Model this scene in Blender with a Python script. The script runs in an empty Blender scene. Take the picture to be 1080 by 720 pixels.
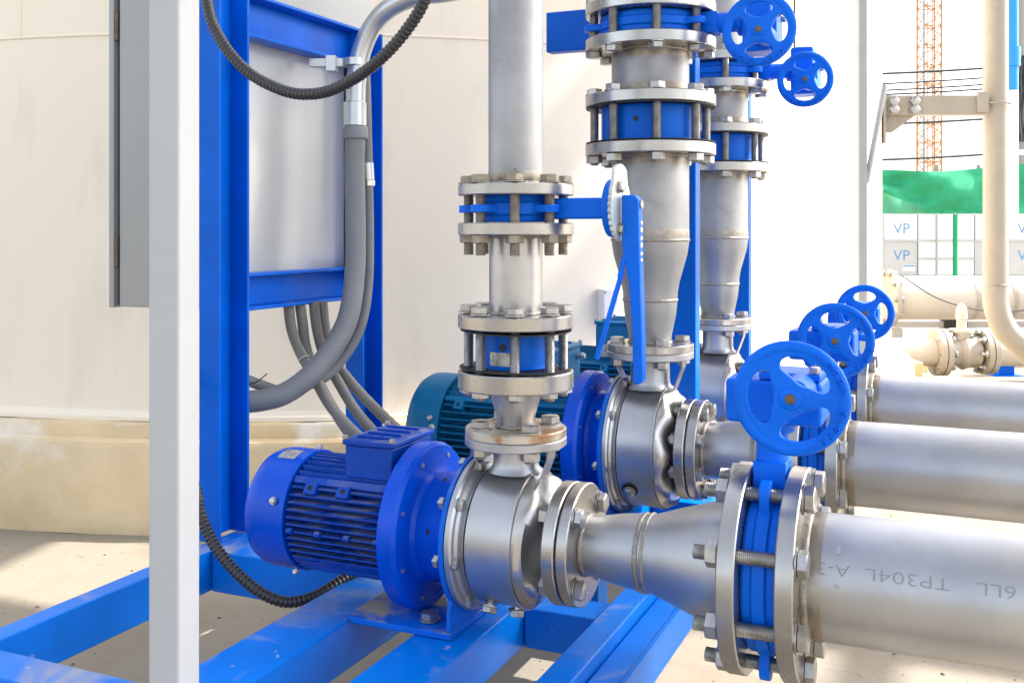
import bpy, bmesh, math, random
from mathutils import Vector, Matrix
R = math.radians
PI = math.pi
random.seed(7)
scene = bpy.context.scene
C = scene.collection

# ------------------------------------------------------------------ camera, sky, sun, exposure
TH = R(23.9)                       # the camera looks this far left of the pipes' normal
ct, st = math.cos(TH), math.sin(TH)
EYE = 0.86
GZ = -0.07                         # ground level
cam_d = bpy.data.cameras.new('camera')
cam = bpy.data.objects.new('camera', cam_d)
C.objects.link(cam)
cam.location = (0, 0, EYE)
cam.rotation_euler = (R(90), 0, TH)
cam_d.sensor_width = 36
cam_d.lens = 36
cam_d.shift_y = -(360 - 243) / 1080
cam_d.clip_start = 0.05
cam_d.clip_end = 6000
scene.camera = cam

SUN_EL = R(44)
sun_h = Vector((0.789, 0.614, 0)).normalized()
world = bpy.data.worlds.new('World')
scene.world = world
world.use_nodes = True
wn = world.node_tree
wn.nodes.clear()
sky = wn.nodes.new('ShaderNodeTexSky')
sky.sky_type = 'NISHITA'
sky.sun_disc = False
sky.sun_elevation = SUN_EL
sky.sun_rotation = math.atan2(sun_h.x, sun_h.y)
sky.air_density = 1.0
sky.dust_density = 4.0
sky.ozone_density = 0.6
hsv = wn.nodes.new('ShaderNodeHueSaturation')
hsv.inputs['Saturation'].default_value = 0.52
bg = wn.nodes.new('ShaderNodeBackground')
bg.inputs['Strength'].default_value = 0.15
wo = wn.nodes.new('ShaderNodeOutputWorld')
wn.links.new(sky.outputs[0], hsv.inputs['Color'])
wn.links.new(hsv.outputs[0], bg.inputs[0])
wn.links.new(bg.outputs[0], wo.inputs[0])

sun_d = bpy.data.lights.new('sun', 'SUN')
sun_d.energy = 2.7
sun_d.angle = R(0.5)
sun_d.color = (1.0, 0.965, 0.92)
sun = bpy.data.objects.new('sun', sun_d)
C.objects.link(sun)
sdir = Vector((sun_h.x * math.cos(SUN_EL), sun_h.y * math.cos(SUN_EL), math.sin(SUN_EL)))
sun.rotation_euler = sdir.to_track_quat('Z', 'Y').to_euler()
sun.location = (6, 4, 8)

vs = scene.view_settings
vs.view_transform = 'Standard'
vs.look = 'None'
vs.exposure = 1.92
vs.gamma = 1
vs.use_curve_mapping = False


# ------------------------------------------------------------------ helpers
def at(px, py, z):
    """world point of photo pixel (1080 x 720) at depth z"""
    xr = (px - 540) / 1080 * z
    return Vector((xr * ct - z * st, xr * st + z * ct, EYE - (py - 243) / 1080 * z))


def rf(r, f, Z=0):
    return Vector((r * ct - f * st, r * st + f * ct, Z))


def tag(o, label=None, cat=None, group=None, kind=None):
    if label: o['label'] = label
    if cat: o['category'] = cat
    if group: o['group'] = group
    if kind: o['kind'] = kind
    return o


def thing(name, label, cat, loc=(0, 0, 0), rot=(0, 0, 0), group=None):
    o = bpy.data.objects.new(name, None)
    C.objects.link(o)
    o.location = loc
    o.rotation_euler = rot
    o.empty_display_size = 0.05
    return tag(o, label, cat, group)


def link(name, me, parent=None, loc=(0, 0, 0), rot=(0, 0, 0)):
    o = bpy.data.objects.new(name, me)
    C.objects.link(o)
    o.parent = parent
    o.location = loc
    o.rotation_euler = rot
    return o


def copy_tree(o, parent=None):
    c = o.copy()
    C.objects.link(c)
    c.parent = parent
    for ch in list(o.children):
        copy_tree(ch, c)
    return c


AX = {'X': Matrix(((0, 0, 1), (1, 0, 0), (0, 1, 0))), 'Y': Matrix(((0, 1, 0), (0, 0, 1), (1, 0, 0))), 'Z': Matrix.Identity(3)}


class MB:
    def __init__(self):
        self.v, self.f = [], []

    def add(self, vs, fs):
        n = len(self.v)
        self.v += [tuple(p) for p in vs]
        self.f += [tuple(i + n for i in q) for q in fs]
        return self

    def box(self, x0, x1, y0, y1, z0, z1, m=None):
        p = [Vector((x, y, z)) for z in (z0, z1) for y in (y0, y1) for x in (x0, x1)]
        if m: p = [m @ q for q in p]
        return self.add(p, [(0, 2, 3, 1), (4, 5, 7, 6), (0, 1, 5, 4), (2, 6, 7, 3), (0, 4, 6, 2), (1, 3, 7, 5)])

    def prism(self, pts, h0, h1, axis='Z', m=None):
        """polygon pts (u, v) extruded along axis"""
        A = AX[axis]
        n = len(pts)
        p = [A @ Vector((u, v, h)) for h in (h0, h1) for u, v in pts]
        if m: p = [m @ q for q in p]
        return self.add(p, [tuple(range(n))[::-1], tuple(range(n, 2 * n))] + [(i, (i + 1) % n, n + (i + 1) % n, n + i) for i in range(n)])

    def rev(self, prof, n=48, axis='Z', c=(0, 0, 0), closed=False, mod=None, a0=0.0):
        """profile of (a, r) turned about axis through c"""
        A = AX[axis]
        c = Vector(c)
        vs, fs = [], []
        k = len(prof)
        for a, r in prof:
            for j in range(n):
                t = a0 + 2 * PI * j / n
                rr, aa = (r, a) if mod is None else mod(r, a, t)
                vs.append(c + A @ Vector((rr * math.cos(t), rr * math.sin(t), aa)))
        for i in range(k if closed else k - 1):
            i2 = (i + 1) % k
            for j in range(n):
                j2 = (j + 1) % n
                fs.append((i * n + j, i * n + j2, i2 * n + j2, i2 * n + j))
        if not closed:
            fs.append(tuple(range(n))[::-1])
            fs.append(tuple((k - 1) * n + j for j in range(n)))
        return self.add(vs, fs)

    def rod(self, p0, p1, r, n=12, r1=None):
        p0, p1 = Vector(p0), Vector(p1)
        d = (p1 - p0)
        q = d.to_track_quat('Z', 'Y')
        r1 = r if r1 is None else r1
        vs = [p0 + q @ Vector((r * math.cos(2 * PI * j / n), r * math.sin(2 * PI * j / n), 0)) for j in range(n)]
        vs += [p1 + q @ Vector((r1 * math.cos(2 * PI * j / n), r1 * math.sin(2 * PI * j / n), 0)) for j in range(n)]
        return self.add(vs, [tuple(range(n))[::-1], tuple(range(n, 2 * n))] + [(j, (j + 1) % n, n + (j + 1) % n, n + j) for j in range(n)])

    def tube(self, pts, r, n=12, rad=None, step=0.01):
        P = spline(pts, step)
        t = (P[1] - P[0]).normalized()
        u = t.orthogonal().normalized()
        vs, fs = [], []
        for i, p in enumerate(P):
            t2 = (P[min(i + 1, len(P) - 1)] - P[max(i - 1, 0)]).normalized()
            u = (u - t2 * u.dot(t2)).normalized()
            w = t2.cross(u)
            rr = r if rad is None else rad(i)
            vs += [p + u * (rr * math.cos(2 * PI * j / n)) + w * (rr * math.sin(2 * PI * j / n)) for j in range(n)]
        for i in range(len(P) - 1):
            for j in range(n):
                j2 = (j + 1) % n
                fs.append((i * n + j, i * n + j2, (i + 1) * n + j2, (i + 1) * n + j))
        k = len(P)
        fs += [tuple(range(n))[::-1], tuple((k - 1) * n + j for j in range(n))]
        return self.add(vs, fs)

    def mesh(self, name, mat, sharp=32):
        me = bpy.data.meshes.new(name)
        me.from_pydata(self.v, [], self.f)
        bm = bmesh.new()
        bm.from_mesh(me)
        bmesh.ops.recalc_face_normals(bm, faces=bm.faces)
        bm.to_mesh(me)
        bm.free()
        me.shade_smooth()
        me.set_sharp_from_angle(angle=R(sharp))
        me.materials.append(mat)
        return me

    def obj(self, name, mat, parent=None, bevel=0.0, sharp=32, label=None):
        o = link(name, self.mesh(name, mat, sharp), parent)
        if bevel:
            b = o.modifiers.new('bevel', 'BEVEL')
            b.width = bevel
            b.segments = 2
            b.limit_method = 'ANGLE'
            b.angle_limit = R(40)
            b.harden_normals = True
        if label: o['label'] = label
        return o


def spline(pts, step):
    P = [Vector(p) for p in pts]
    P = [P[0] * 2 - P[1]] + P + [P[-1] * 2 - P[-2]]
    out = []
    for i in range(1, len(P) - 2):
        a, b, c, d = P[i - 1:i + 3]
        n = max(2, int((c - b).length / step))
        for k in range(n):
            t = k / n
            out.append(0.5 * ((2 * b) + (c - a) * t + (2 * a - 5 * b + 4 * c - d) * t * t + (3 * b - a - 3 * c + d) * t ** 3))
    out.append(P[-2])
    # even out the spacing
    res = [out[0]]
    acc = 0.0
    for p, q in zip(out, out[1:]):
        L = (q - p).length
        while acc + L >= step:
            f = (step - acc) / L
            p = p.lerp(q, f)
            res.append(p)
            L = (q - p).length
            acc = 0.0
        acc += L
    res.append(out[-1])
    return res


# ------------------------------------------------------------------ materials
def mat(name, col, rough=0.5, metal=0.0, var=0.0, scale=8.0, col2=None, patch=None, bump=0.0, bscale=60.0, rvar=0.0,
        stretch=(1, 1, 1), coat=0.0, dust=None, rust=None, spec=0.5, aniso=None):
    m = bpy.data.materials.new(name)
    m.use_nodes = True
    nt = m.node_tree
    b = nt.nodes['Principled BSDF']
    b.inputs['Roughness'].default_value = rough
    b.inputs['Metallic'].default_value = metal
    b.inputs['Specular IOR Level'].default_value = spec
    b.inputs['Coat Weight'].default_value = coat
    b.inputs['Coat Roughness'].default_value = 0.12
    b.inputs['Base Color'].default_value = (*col, 1)
    tc = nt.nodes.new('ShaderNodeTexCoord')
    mp = nt.nodes.new('ShaderNodeMapping')
    mp.inputs['Scale'].default_value = stretch
    nt.links.new(tc.outputs['Object'], mp.inputs['Vector'])
    src = None

    def noise(s, det=5.0, dist=0.0):
        n = nt.nodes.new('ShaderNodeTexNoise')
        n.inputs['Scale'].default_value = s
        n.inputs['Detail'].default_value = det
        n.inputs['Roughness'].default_value = 0.6
        n.inputs['Distortion'].default_value = dist
        nt.links.new(mp.outputs[0], n.inputs['Vector'])
        return n.outputs['Fac']

    def ramp(fac, a, bb):
        r = nt.nodes.new('ShaderNodeMapRange')
        r.inputs['From Min'].default_value = a
        r.inputs['From Max'].default_value = bb
        r.clamp = True
        nt.links.new(fac, r.inputs['Value'])
        return r.outputs[0]

    def mix(f, A, B):
        x = nt.nodes.new('ShaderNodeMix')
        x.data_type = 'RGBA'
        for sock, val in ((x.inputs[0], f), (x.inputs[6], A), (x.inputs[7], B)):
            if hasattr(val, 'links'): nt.links.new(val, sock)
            elif isinstance(val, tuple): sock.default_value = (*val, 1)
            else: sock.default_value = val
        return x.outputs[2]
    cur = col
    if var or col2:
        c2 = col2 or tuple(max(0, x * (1 - var)) for x in col)
        cur = mix(ramp(noise(scale, 6), 0.35, 0.68), cur, c2)
    if patch:
        pc, ps, lo, hi = patch
        cur = mix(ramp(noise(ps, 8, 0.6), lo, hi), cur, pc)
    if rust:
        rc, rs, lo, hi = rust
        cur = mix(ramp(noise(rs, 8, 0.3), lo, hi), cur, rc)
    if dust:
        dc, ds, amt, dlo, dhi = dust if len(dust) == 5 else (*dust, 0.44, 0.66)
        g = nt.nodes.new('ShaderNodeNewGeometry')
        sx = nt.nodes.new('ShaderNodeSeparateXYZ')
        nt.links.new(g.outputs['Normal'], sx.inputs[0])
        mm = nt.nodes.new('ShaderNodeMath')
        mm.operation = 'MULTIPLY'
        nt.links.new(ramp(sx.outputs['Z'], 0.6, 0.95), mm.inputs[0])
        nt.links.new(ramp(noise(ds, 9, 0.8), dlo, dhi), mm.inputs[1])
        m2 = nt.nodes.new('ShaderNodeMath')
        m2.operation = 'MULTIPLY'
        nt.links.new(mm.outputs[0], m2.inputs[0])
        m2.inputs[1].default_value = amt
        cur = mix(m2.outputs[0], cur, dc)
    if hasattr(cur, 'links'): nt.links.new(cur, b.inputs['Base Color'])
    if rvar:
        r = nt.nodes.new('ShaderNodeMapRange')
        r.inputs['To Min'].default_value = max(0.05, rough - rvar)
        r.inputs['To Max'].default_value = min(1, rough + rvar)
        nt.links.new(noise(scale * 2.3, 6), r.inputs['Value'])
        nt.links.new(r.outputs[0], b.inputs['Roughness'])
    if bump:
        bp = nt.nodes.new('ShaderNodeBump')
        bp.inputs['Strength'].default_value = bump
        bp.inputs['Distance'].default_value = 0.01
        nt.links.new(noise(bscale, 6), bp.inputs['Height'])
        nt.links.new(bp.outputs[0], b.inputs['Normal'])
    return m


M = {}
BLUE = (0.0, 0.125, 0.66)
M['blue'] = mat('blue_paint', BLUE, 0.36, patch=((0.30, 0.42, 0.62), 48, 0.72, 0.77), var=0.25, scale=6, bump=0.03, bscale=90, rvar=0.10, spec=0.14)
M['beam'] = mat('blue_beam_paint', (0.0, 0.19, 0.78), 0.34, patch=((0.38, 0.45, 0.55), 34, 0.66, 0.74), var=0.25, scale=5, bump=0.03, bscale=70, rvar=0.12, spec=0.25, dust=((0.36, 0.36, 0.34), 5, 1.0, 0.51, 0.70))
M['foot'] = mat('dusty_blue_paint', BLUE, 0.5, var=0.25, scale=9, spec=0.2, dust=((0.34, 0.31, 0.27), 11, 1.6))
M['gloss'] = mat('blue_gloss_paint', (0.0, 0.075, 0.60), 0.26, var=0.25, scale=7, spec=0.24, rvar=0.08, patch=((0.25, 0.35, 0.55), 50, 0.72, 0.77))
M['motor'] = mat('blue_motor_paint', (0.0, 0.06, 0.43), 0.38, var=0.3, scale=9, bump=0.02, bscale=90, rvar=0.1, spec=0.25, dust=((0.26, 0.27, 0.30), 20, 0.8))
M['cast'] = mat('blue_cast_paint', (0.0, 0.14, 0.78), 0.42, var=0.2, scale=9, bump=0.09, bscale=140, rvar=0.1, spec=0.16)
M['teal'] = mat('teal_paint', (0.002, 0.14, 0.31), 0.42, spec=0.25, var=0.2, scale=9, bump=0.04, bscale=120, rvar=0.1)
M['steel'] = mat('stainless_pipe', (0.48, 0.488, 0.508), 0.42, 0.90, var=0.22, scale=6, bump=0.004, bscale=60, rvar=0.07, patch=((0.43, 0.42, 0.41), 5, 0.55, 0.72), rust=((0.31, 0.29, 0.26), 42, 0.69, 0.77))
M['riser'] = mat('dull_stainless', (0.37, 0.375, 0.385), 0.5, 0.85, var=0.3, scale=9, bump=0.004, bscale=60, rvar=0.07, patch=((0.27, 0.27, 0.265), 11, 0.58, 0.72))
M['mach'] = mat('stainless_machined', (0.50, 0.495, 0.49), 0.36, 0.92, var=0.25, scale=7, rvar=0.0)
M['cover'] = mat('stainless_cover', (0.47, 0.465, 0.46), 0.34, 0.92, var=0.25, scale=9)
M['flange'] = mat('stainless_flange', (0.47, 0.455, 0.43), 0.28, 0.90, var=0.22, scale=9, bump=0.006, bscale=90, rvar=0.10, rust=((0.38, 0.32, 0.25), 14, 0.64, 0.85))
M['rusty'] = mat('rust_stained_flange', (0.58, 0.54, 0.47), 0.42, 0.7, var=0.2, scale=14, bump=0.05, bscale=120, rvar=0.12, rust=((0.36, 0.20, 0.09), 24, 0.47, 0.66))
M['bolt'] = mat('bolt_steel', (0.50, 0.49, 0.47), 0.34, 0.88, var=0.3, scale=60, bump=0.01, bscale=300, rvar=0.12)
M['dullbolt'] = mat('weathered_bolt', (0.36, 0.32, 0.25), 0.5, 0.6, var=0.35, scale=70, bump=0.08, bscale=300, rust=((0.30, 0.15, 0.07), 45, 0.6, 0.75))
M['weld'] = mat('weld_bead', (0.36, 0.33, 0.29), 0.45, 0.8, var=0.3, scale=60, bump=0.2, bscale=200)
M['tint'] = mat('heat_tinted_steel', (0.34, 0.30, 0.245), 0.45, 0.88, var=0.3, scale=14, patch=((0.42, 0.41, 0.40), 9, 0.5, 0.65))
M['gasket'] = mat('black_gasket', (0.012, 0.012, 0.013), 0.6)
M['galv'] = mat('galvanised_steel', (0.60, 0.62, 0.63), 0.34, 0.85, var=0.15, scale=12, rvar=0.1)
M['flex'] = mat('grey_pvc', (0.20, 0.21, 0.225), 0.55, var=0.12, scale=14)
M['cable'] = mat('grey_cable', (0.19, 0.185, 0.17), 0.5, var=0.15, scale=20)
M['black'] = mat('black_plastic', (0.026, 0.026, 0.028), 0.36)
M['white'] = mat('white_paint', (0.46, 0.475, 0.49), 0.55, spec=0.2, var=0.06, scale=4, bump=0.015, bscale=60, patch=((0.30, 0.29, 0.27), 30, 0.68, 0.80), rust=((0.36, 0.35, 0.32), 5, 0.60, 0.85))
M['grey'] = mat('grey_enamel', (0.30, 0.305, 0.295), 0.33, var=0.06, scale=3, rvar=0.06, coat=0.15)
M['dullgrey'] = mat('dull_grey_paint', (0.36, 0.375, 0.385), 0.6, var=0.1, scale=4)
M['panel'] = mat('grey_gloss_panel', (0.56, 0.58, 0.575), 0.24, 0.30, var=0.05, scale=3, rvar=0.06)
M['dark'] = mat('dark_gap', (0.01, 0.01, 0.01), 0.8)
M['tank'] = mat('tank_paint', (0.86, 0.775, 0.64), 0.62, stretch=(1, 1, .4), var=0.05, scale=1.2, bump=0.02, bscale=30, patch=((0.70, 0.63, 0.53), 4.5, 0.55, 0.85), rust=((0.55, 0.48, 0.39), 16, 0.70, 0.82))
M['conc'] = mat('stained_concrete', (0.72, 0.575, 0.36), 0.85, var=0.2, scale=2.4, col2=(0.56, 0.42, 0.23), bump=0.25, bscale=24, patch=((0.74, 0.68, 0.57), 2.6, 0.50, 0.62), rust=((0.24, 0.17, 0.10), 9, 0.66, 0.8))
M['ground'] = mat('dusty_concrete_ground', (0.30, 0.258, 0.195), 0.9, var=0.18, scale=1.4, bump=0.2, bscale=55, patch=((0.235, 0.188, 0.125), 2.6, 0.50, 0.72), rust=((0.15, 0.12, 0.085), 26, 0.62, 0.78))
M['beige'] = mat('beige_pipe_paint', (0.37, 0.335, 0.285), 0.5, var=0.15, scale=5, bump=0.03, bscale=50, patch=((0.38, 0.31, 0.23), 9, 0.62, 0.8))
M['cream'] = mat('cream_pipe_paint', (0.50, 0.46, 0.40), 0.55, var=0.1, scale=3, patch=((0.45, 0.33, 0.2), 4, 0.66, 0.85))
M['orange'] = mat('orange_paint', (0.52, 0.27, 0.10), 0.6, var=0.15, scale=1)
M['mastgrey'] = mat('grey_mast_steel', (0.30, 0.29, 0.28), 0.6)
M['net'] = mat('green_netting', (0.03, 0.36, 0.17), 0.9, var=0.25, scale=2.5, bump=0.1, bscale=40)
M['netpale'] = mat('pale_green_netting', (0.14, 0.50, 0.30), 0.9, var=0.2, scale=2)
M['grp'] = mat('white_grp', (0.86, 0.86, 0.85), 0.45, var=0.05, scale=3)
M['grpgrey'] = mat('grey_grp', (0.56, 0.56, 0.545), 0.5, var=0.08, scale=3)
M['ink'] = mat('blue_ink', (0.10, 0.30, 0.55), 0.6)
M['print'] = mat('grey_print', (0.24, 0.24, 0.255), 0.6)
M['pen'] = mat('pen_mark', (0.12, 0.12, 0.13), 0.6)
M['plate'] = mat('nameplate', (0.50, 0.50, 0.47), 0.4, 0.5, var=0.6, scale=90)
M['wire'] = mat('wire_black', (0.02, 0.02, 0.025), 0.6)
M['pebble'] = mat('pebbles', (0.14, 0.115, 0.09), 0.9, var=0.4, scale=40)
M['lightblue'] = mat('light_blue_pipe', (0.02, 0.27, 0.70), 0.4)
M['notch'] = mat('zinc_plate', (0.55, 0.60, 0.58), 0.42, 0.5, var=0.15, scale=30)
M['brass'] = mat('dull_brass', (0.17, 0.125, 0.085), 0.5, 0.5, var=0.5, scale=120)
M['jbox'] = mat('pale_plastic', (0.66, 0.67, 0.70), 0.45)


# ------------------------------------------------------------------ small shared pieces
def flange_prof(z0, z1, rin, Ro, ch=0.0016):
    return [(z0, rin), (z0, Ro - ch), (z0 + ch, Ro), (z1 - ch, Ro), (z1, Ro - ch), (z1, rin)]


def flange(parent, name, z0, z1, rin, Ro, axis='Z', c=(0, 0, 0), m=None, n=72, label=None):
    return MB().rev(flange_prof(z0, z1, rin, Ro), n, axis, c, closed=True).obj(name, m or M['flange'], parent, label=label)


def hexa(mb, z0, z1, r, a0=0.0):
    ch = r * 0.12
    mb.rev([(z0, r - ch), (z0 + ch * .6, r), (z1 - ch * .6, r), (z1, r - ch)], 6, 'Z', a0=a0)


_bolts = {}


def bolt_mesh(d, grip, tail=0.0, m='bolt', thread=True, key=0):
    """hex head on top of z = grip/2, nut under z = -grip/2; tail = free thread beyond the nut, 0 gives a cap screw"""
    k = (d, round(grip, 4), tail, m, thread, key)
    if k in _bolts: return _bolts[k]
    mb = MB()
    a = key * 0.6
    hexa(mb, grip / 2 + 0.002, grip / 2 + 0.002 + 0.66 * d, 0.9 * d, a)
    mb.rev([(grip / 2 + 0.0002, d * 1.02), (grip / 2 + 0.0022, d * 1.02)], 16)
    lo = -grip / 2 if not tail else -grip / 2 - 0.85 * d - tail
    if tail:
        hexa(mb, -grip / 2 - 0.85 * d, -grip / 2 - 0.0005, 0.9 * d, a + .3)
    if thread:
        p = 0.0026
        nn = int((grip / 2 - lo) / p)
        prof = []
        for i in range(nn):
            z = lo + i * p
            prof += [(z, d * .44), (z + p * .5, d * .5)]
        prof.append((grip / 2, d * .46))
        mb.rev(prof, 10)
    else:
        mb.rev([(lo, d * .42), (lo + .002, d * .5), (grip / 2, d * .5)], 12)
    me = mb.mesh('bolt', M[m], 40)
    _bolts[k] = me
    return me


def ring_of(name, parent, me, n, rad, pos, axis='Z', ph=0.0, flip=False):
    """n copies of a bolt mesh round a bolt circle; me may be a list to vary them"""
    out = []
    A = AX[axis]
    rot = {'Z': (0, 0, 0), 'X': (0, PI / 2, 0), 'Y': (-PI / 2, 0, 0)}[axis]
    if flip: rot = {'Z': (PI, 0, 0), 'X': (0, -PI / 2, 0), 'Y': (PI / 2, 0, 0)}[axis]
    for i in range(n):
        t = ph + 2 * PI * i / n
        p = Vector(pos) + A @ Vector((rad * math.cos(t), rad * math.sin(t), 0))
        mm = me[i % len(me)] if isinstance(me, list) else me
        o = link(name, mm, parent, p, rot)
        out.append(o)
    return out


def weld(parent, z, r, axis='Z', c=(0, 0, 0), w=0.004):
    rnd = random.Random(int(z * 1e4) + int(r * 1e5))
    jit = [rnd.uniform(-.0007, .0007) for _ in range(400)]

    def mod(rr, aa, t):
        i = int(t / (2 * PI) * 120) % 400
        return rr + (jit[i] if rr > r else 0), aa + jit[(i * 7) % 400] * .6
    return MB().rev([(z - w, r - .001), (z - w * .5, r + .0018), (z + w * .5, r + .0018), (z + w, r - .001)], 120, axis, c, closed=True, mod=mod).obj('weld', M['weld'], parent, sharp=80)


def tint(parent, z, r, axis='Z', c=(0, 0, 0), w=.012):
    return MB().rev([(z - w, r + .0001), (z - w * .7, r + .0004), (z + w * .7, r + .0004), (z + w, r + .0001)], 72, axis, c, closed=True).obj('heat_tint', M['tint'], parent, sharp=80)


def text_geo(body, size, extrude=0.0, thin=0.0):
    cu = bpy.data.curves.new('t', 'FONT')
    cu.body = body
    cu.size = size
    cu.extrude = extrude
    cu.offset = -thin
    cu.resolution_u = 3
    o = bpy.data.objects.new('t', cu)
    C.objects.link(o)
    bpy.context.view_layer.update()
    dg = bpy.context.evaluated_depsgraph_get()
    me = bpy.data.meshes.new_from_object(o.evaluated_get(dg))
    bm = bmesh.new()
    bm.from_mesh(me)
    bmesh.ops.triangulate(bm, faces=bm.faces)
    long = [e for e in bm.edges if e.calc_length() > size * .25]
    if long: bmesh.ops.subdivide_edges(bm, edges=long, cuts=2)
    bmesh.ops.triangulate(bm, faces=bm.faces)
    bm.verts.ensure_lookup_table()
    v = [x.co.copy() for x in bm.verts]
    f = [tuple(q.index for q in p.verts) for p in bm.faces]
    bm.free()
    bpy.data.objects.remove(o)
    bpy.data.curves.remove(cu)
    bpy.data.meshes.remove(me)
    return v, f


# ------------------------------------------------------------------ ground, tank and plinth
g = MB()
N = 60
g.add([(-2500, -2500, GZ), (2500, -2500, GZ), (2500, 2500, GZ), (-2500, 2500, GZ)], [(0, 1, 2, 3)])
tag(g.obj('ground', M['ground']), kind='structure')

rnd = random.Random(3)
pb = MB()
for i in range(1600):
    r_, f_ = rnd.uniform(-1.6, 2.2), rnd.uniform(1.0, 4.0)
    p = rf(r_, f_, GZ)
    s = rnd.choice([.001, .0015, .0015, .002, .0025, .003, .0055])
    vs_ = [p + Vector((s * math.cos(a) * rnd.uniform(.6, 1.3), s * math.sin(a) * rnd.uniform(.6, 1.3), .0003)) for a in (0, 1.3, 2.6, 3.9, 5.2)]
    pb.add(vs_ + [p + Vector((0, 0, s * .7))], [(0, 1, 5), (1, 2, 5), (2, 3, 5), (3, 4, 5), (4, 0, 5)])
tag(pb.obj('grit', M['pebble']), kind='stuff')

TC = Vector((-3.341, 5.331, 0))
TR = 2.958
tank = thing('storage_tank', 'huge round cream storage tank filling the background behind the pumps', 'tank', (TC.x, TC.y, 0.2546))
zt = 1.49 - .2546
MB().rev([(0.03, TR), (zt, TR)], 160).obj('lower_shell', M['tank'], tank)
MB().rev([(zt + .002, TR + .0006), (zt + 1.5, TR + .0006)], 160).obj('upper_shell', M['tank'], tank)
MB().rev([(zt - .004, TR + .001), (zt - .002, TR + .004), (zt + .003, TR + .004), (zt + .005, TR + .001)], 160, closed=True).obj('shell_seam', M['tank'], tank)
MB().rev([(0.0, TR + .03), (.012, TR + .03), (.014, TR + .004), (.03, TR), (.03, TR - .05), (0, TR - .05)], 160, closed=True).obj('base_ring', M['tank'], tank)
a0 = math.atan2(at(8, 5, 3.3).y - TC.y, at(8, 5, 3.3).x - TC.x)
for k in (0, 1):
    a_ = a0 + k * .55
    p = Vector((math.cos(a_), math.sin(a_), 0)) * (TR + .0015)
    MB().rod((p.x, p.y, zt + .006), (p.x, p.y, zt + 1.4), .003, 8).obj('vertical_seam', M['tank'], tank)

pl = thing('tank_plinth', 'round stained concrete plinth carrying the cream storage tank', 'plinth', (TC.x, TC.y, GZ))
def pj(rr, aa, t):
    k = math.sin(t * 37) * .003 + math.sin(t * 91 + 1) * .002
    return rr + k, aa + k * .6
MB().rev([(0, TR + .155), (.262, TR + .15), (.28, TR + .142), (.281, TR - .3)], 260, mod=pj).obj('lower_step', M['conc'], pl)
MB().rev([(.272, TR + .075), (.315, TR + .072), (.3235, TR + .066), (.3236, TR - .3)], 200, mod=pj).obj('upper_step', M['conc'], pl)

# unseen roof beyond the right edge, added to shade the pumps
cn = thing('added_shade_canopy', 'unseen flat roof on posts, added at the right to shade the pumps', 'added_shade_canopy', (2.95, 3.66, GZ))
cn['kind'] = 'structure'
CZ = 5.0 - GZ
MB().prism([(-2.3, -8.0), (1.0, -8.0), (1.0, 1.38), (-.4, 1.42), (-1.2, 1.42), (-1.3, 1.87), (-2.3, 1.87)], CZ, CZ + .08).obj('roof', M['grey'], cn, bevel=.01)
for y_ in (1.99, 2.36):  # unseen bars added to cast the streak shadows on the tank wall
    MB().box(-2.25, 2.15, y_ - .075, y_ + .075, CZ - .09, CZ - .001).obj('rail', M['white'], cn, bevel=.004)
for x_ in (-2.2, .9, 2.1):
    MB().box(x_ - .04, x_ + .04, 1.0, 2.6, CZ - .16, CZ - .091).obj('joist', M['white'], cn, bevel=.004)
for x_, y_ in ((.95, -7.6), (.95, -2.4), (.95, 1.2), (2.1, 2.5)):
    MB().box(x_ - .05, x_ + .05, y_ - .05, y_ + .05, 0, CZ - .162).obj('post', M['white'], cn, bevel=.006)

# ------------------------------------------------------------------ blue base frame and panel stand
BT, BB = 0.262, 0.185
fr = thing('base_frame', 'blue painted steel base frame of beams carrying the pumps', 'frame', (0, 0, GZ))
def zz(a): return a - GZ
def beam(x0, x1, y0, y1, z0=BB, z1=BT):
    return MB().box(x0, x1, y0, y1, zz(z0), zz(z1)).obj('beam', M['beam'], fr, bevel=.003)
beam(-1.333, -1.293, .93, 3.40)
beam(-1.290, -.40, .975, 1.042)
def hollow(x0, x1, y0, y1):
    return beam(x0, x1, y0, y1)
beam(-.972, -.868, 1.075, 3.30, z1=BT - .0015)
beam(-.751, -.655, 1.06, 3.30, z1=BT - .0015)
ch = MB()
ch.box(-.523, -.478, 1.045, 3.30, zz(BB), zz(BT))
ch.obj('beam', M['beam'], fr, bevel=.003)
ch = MB()
ch.box(-.4755, -.425, 1.045, 3.30, zz(BB), zz(BB + .008))
ch.box(-.4345, -.425, 1.045, 3.30, zz(BB + .0085), zz(BT - .02))
ch.box(-.4755, -.436, 1.045, 3.30, zz(BT - .028), zz(BT - .022))
ch.obj('channel_beam', M['beam'], fr, bevel=.0015)
for yb in (1.524, 2.26, 2.99):
    MB().box(-1.290, -.973, yb, yb + .075, zz(BB), zz(BT)).obj('cross_beam', M['beam'], fr, bevel=.003)
    MB().box(-.867, -.752, yb, yb + .075, zz(BB), zz(BT)).obj('cross_beam', M['beam'], fr, bevel=.003)
    MB().box(-.654, -.524, yb, yb + .075, zz(BB), zz(BT - .012)).obj('cross_beam', M['beam'], fr, bevel=.003)
for x_, y_ in ((-1.313, .95), (-1.313, 2.4), (-1.313, 3.3), (-.5, 3.2), (-.70, 2.9), (-.45, .99), (-.70, 2.0)):
    MB().box(x_ - .018, x_ + .018, y_ - .03, y_ + .03, .006, zz(BB) - .001).box(x_ - .05, x_ + .05, y_ - .05, y_ + .05, 0, .0055).obj('foot', M['beam'], fr)

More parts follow.
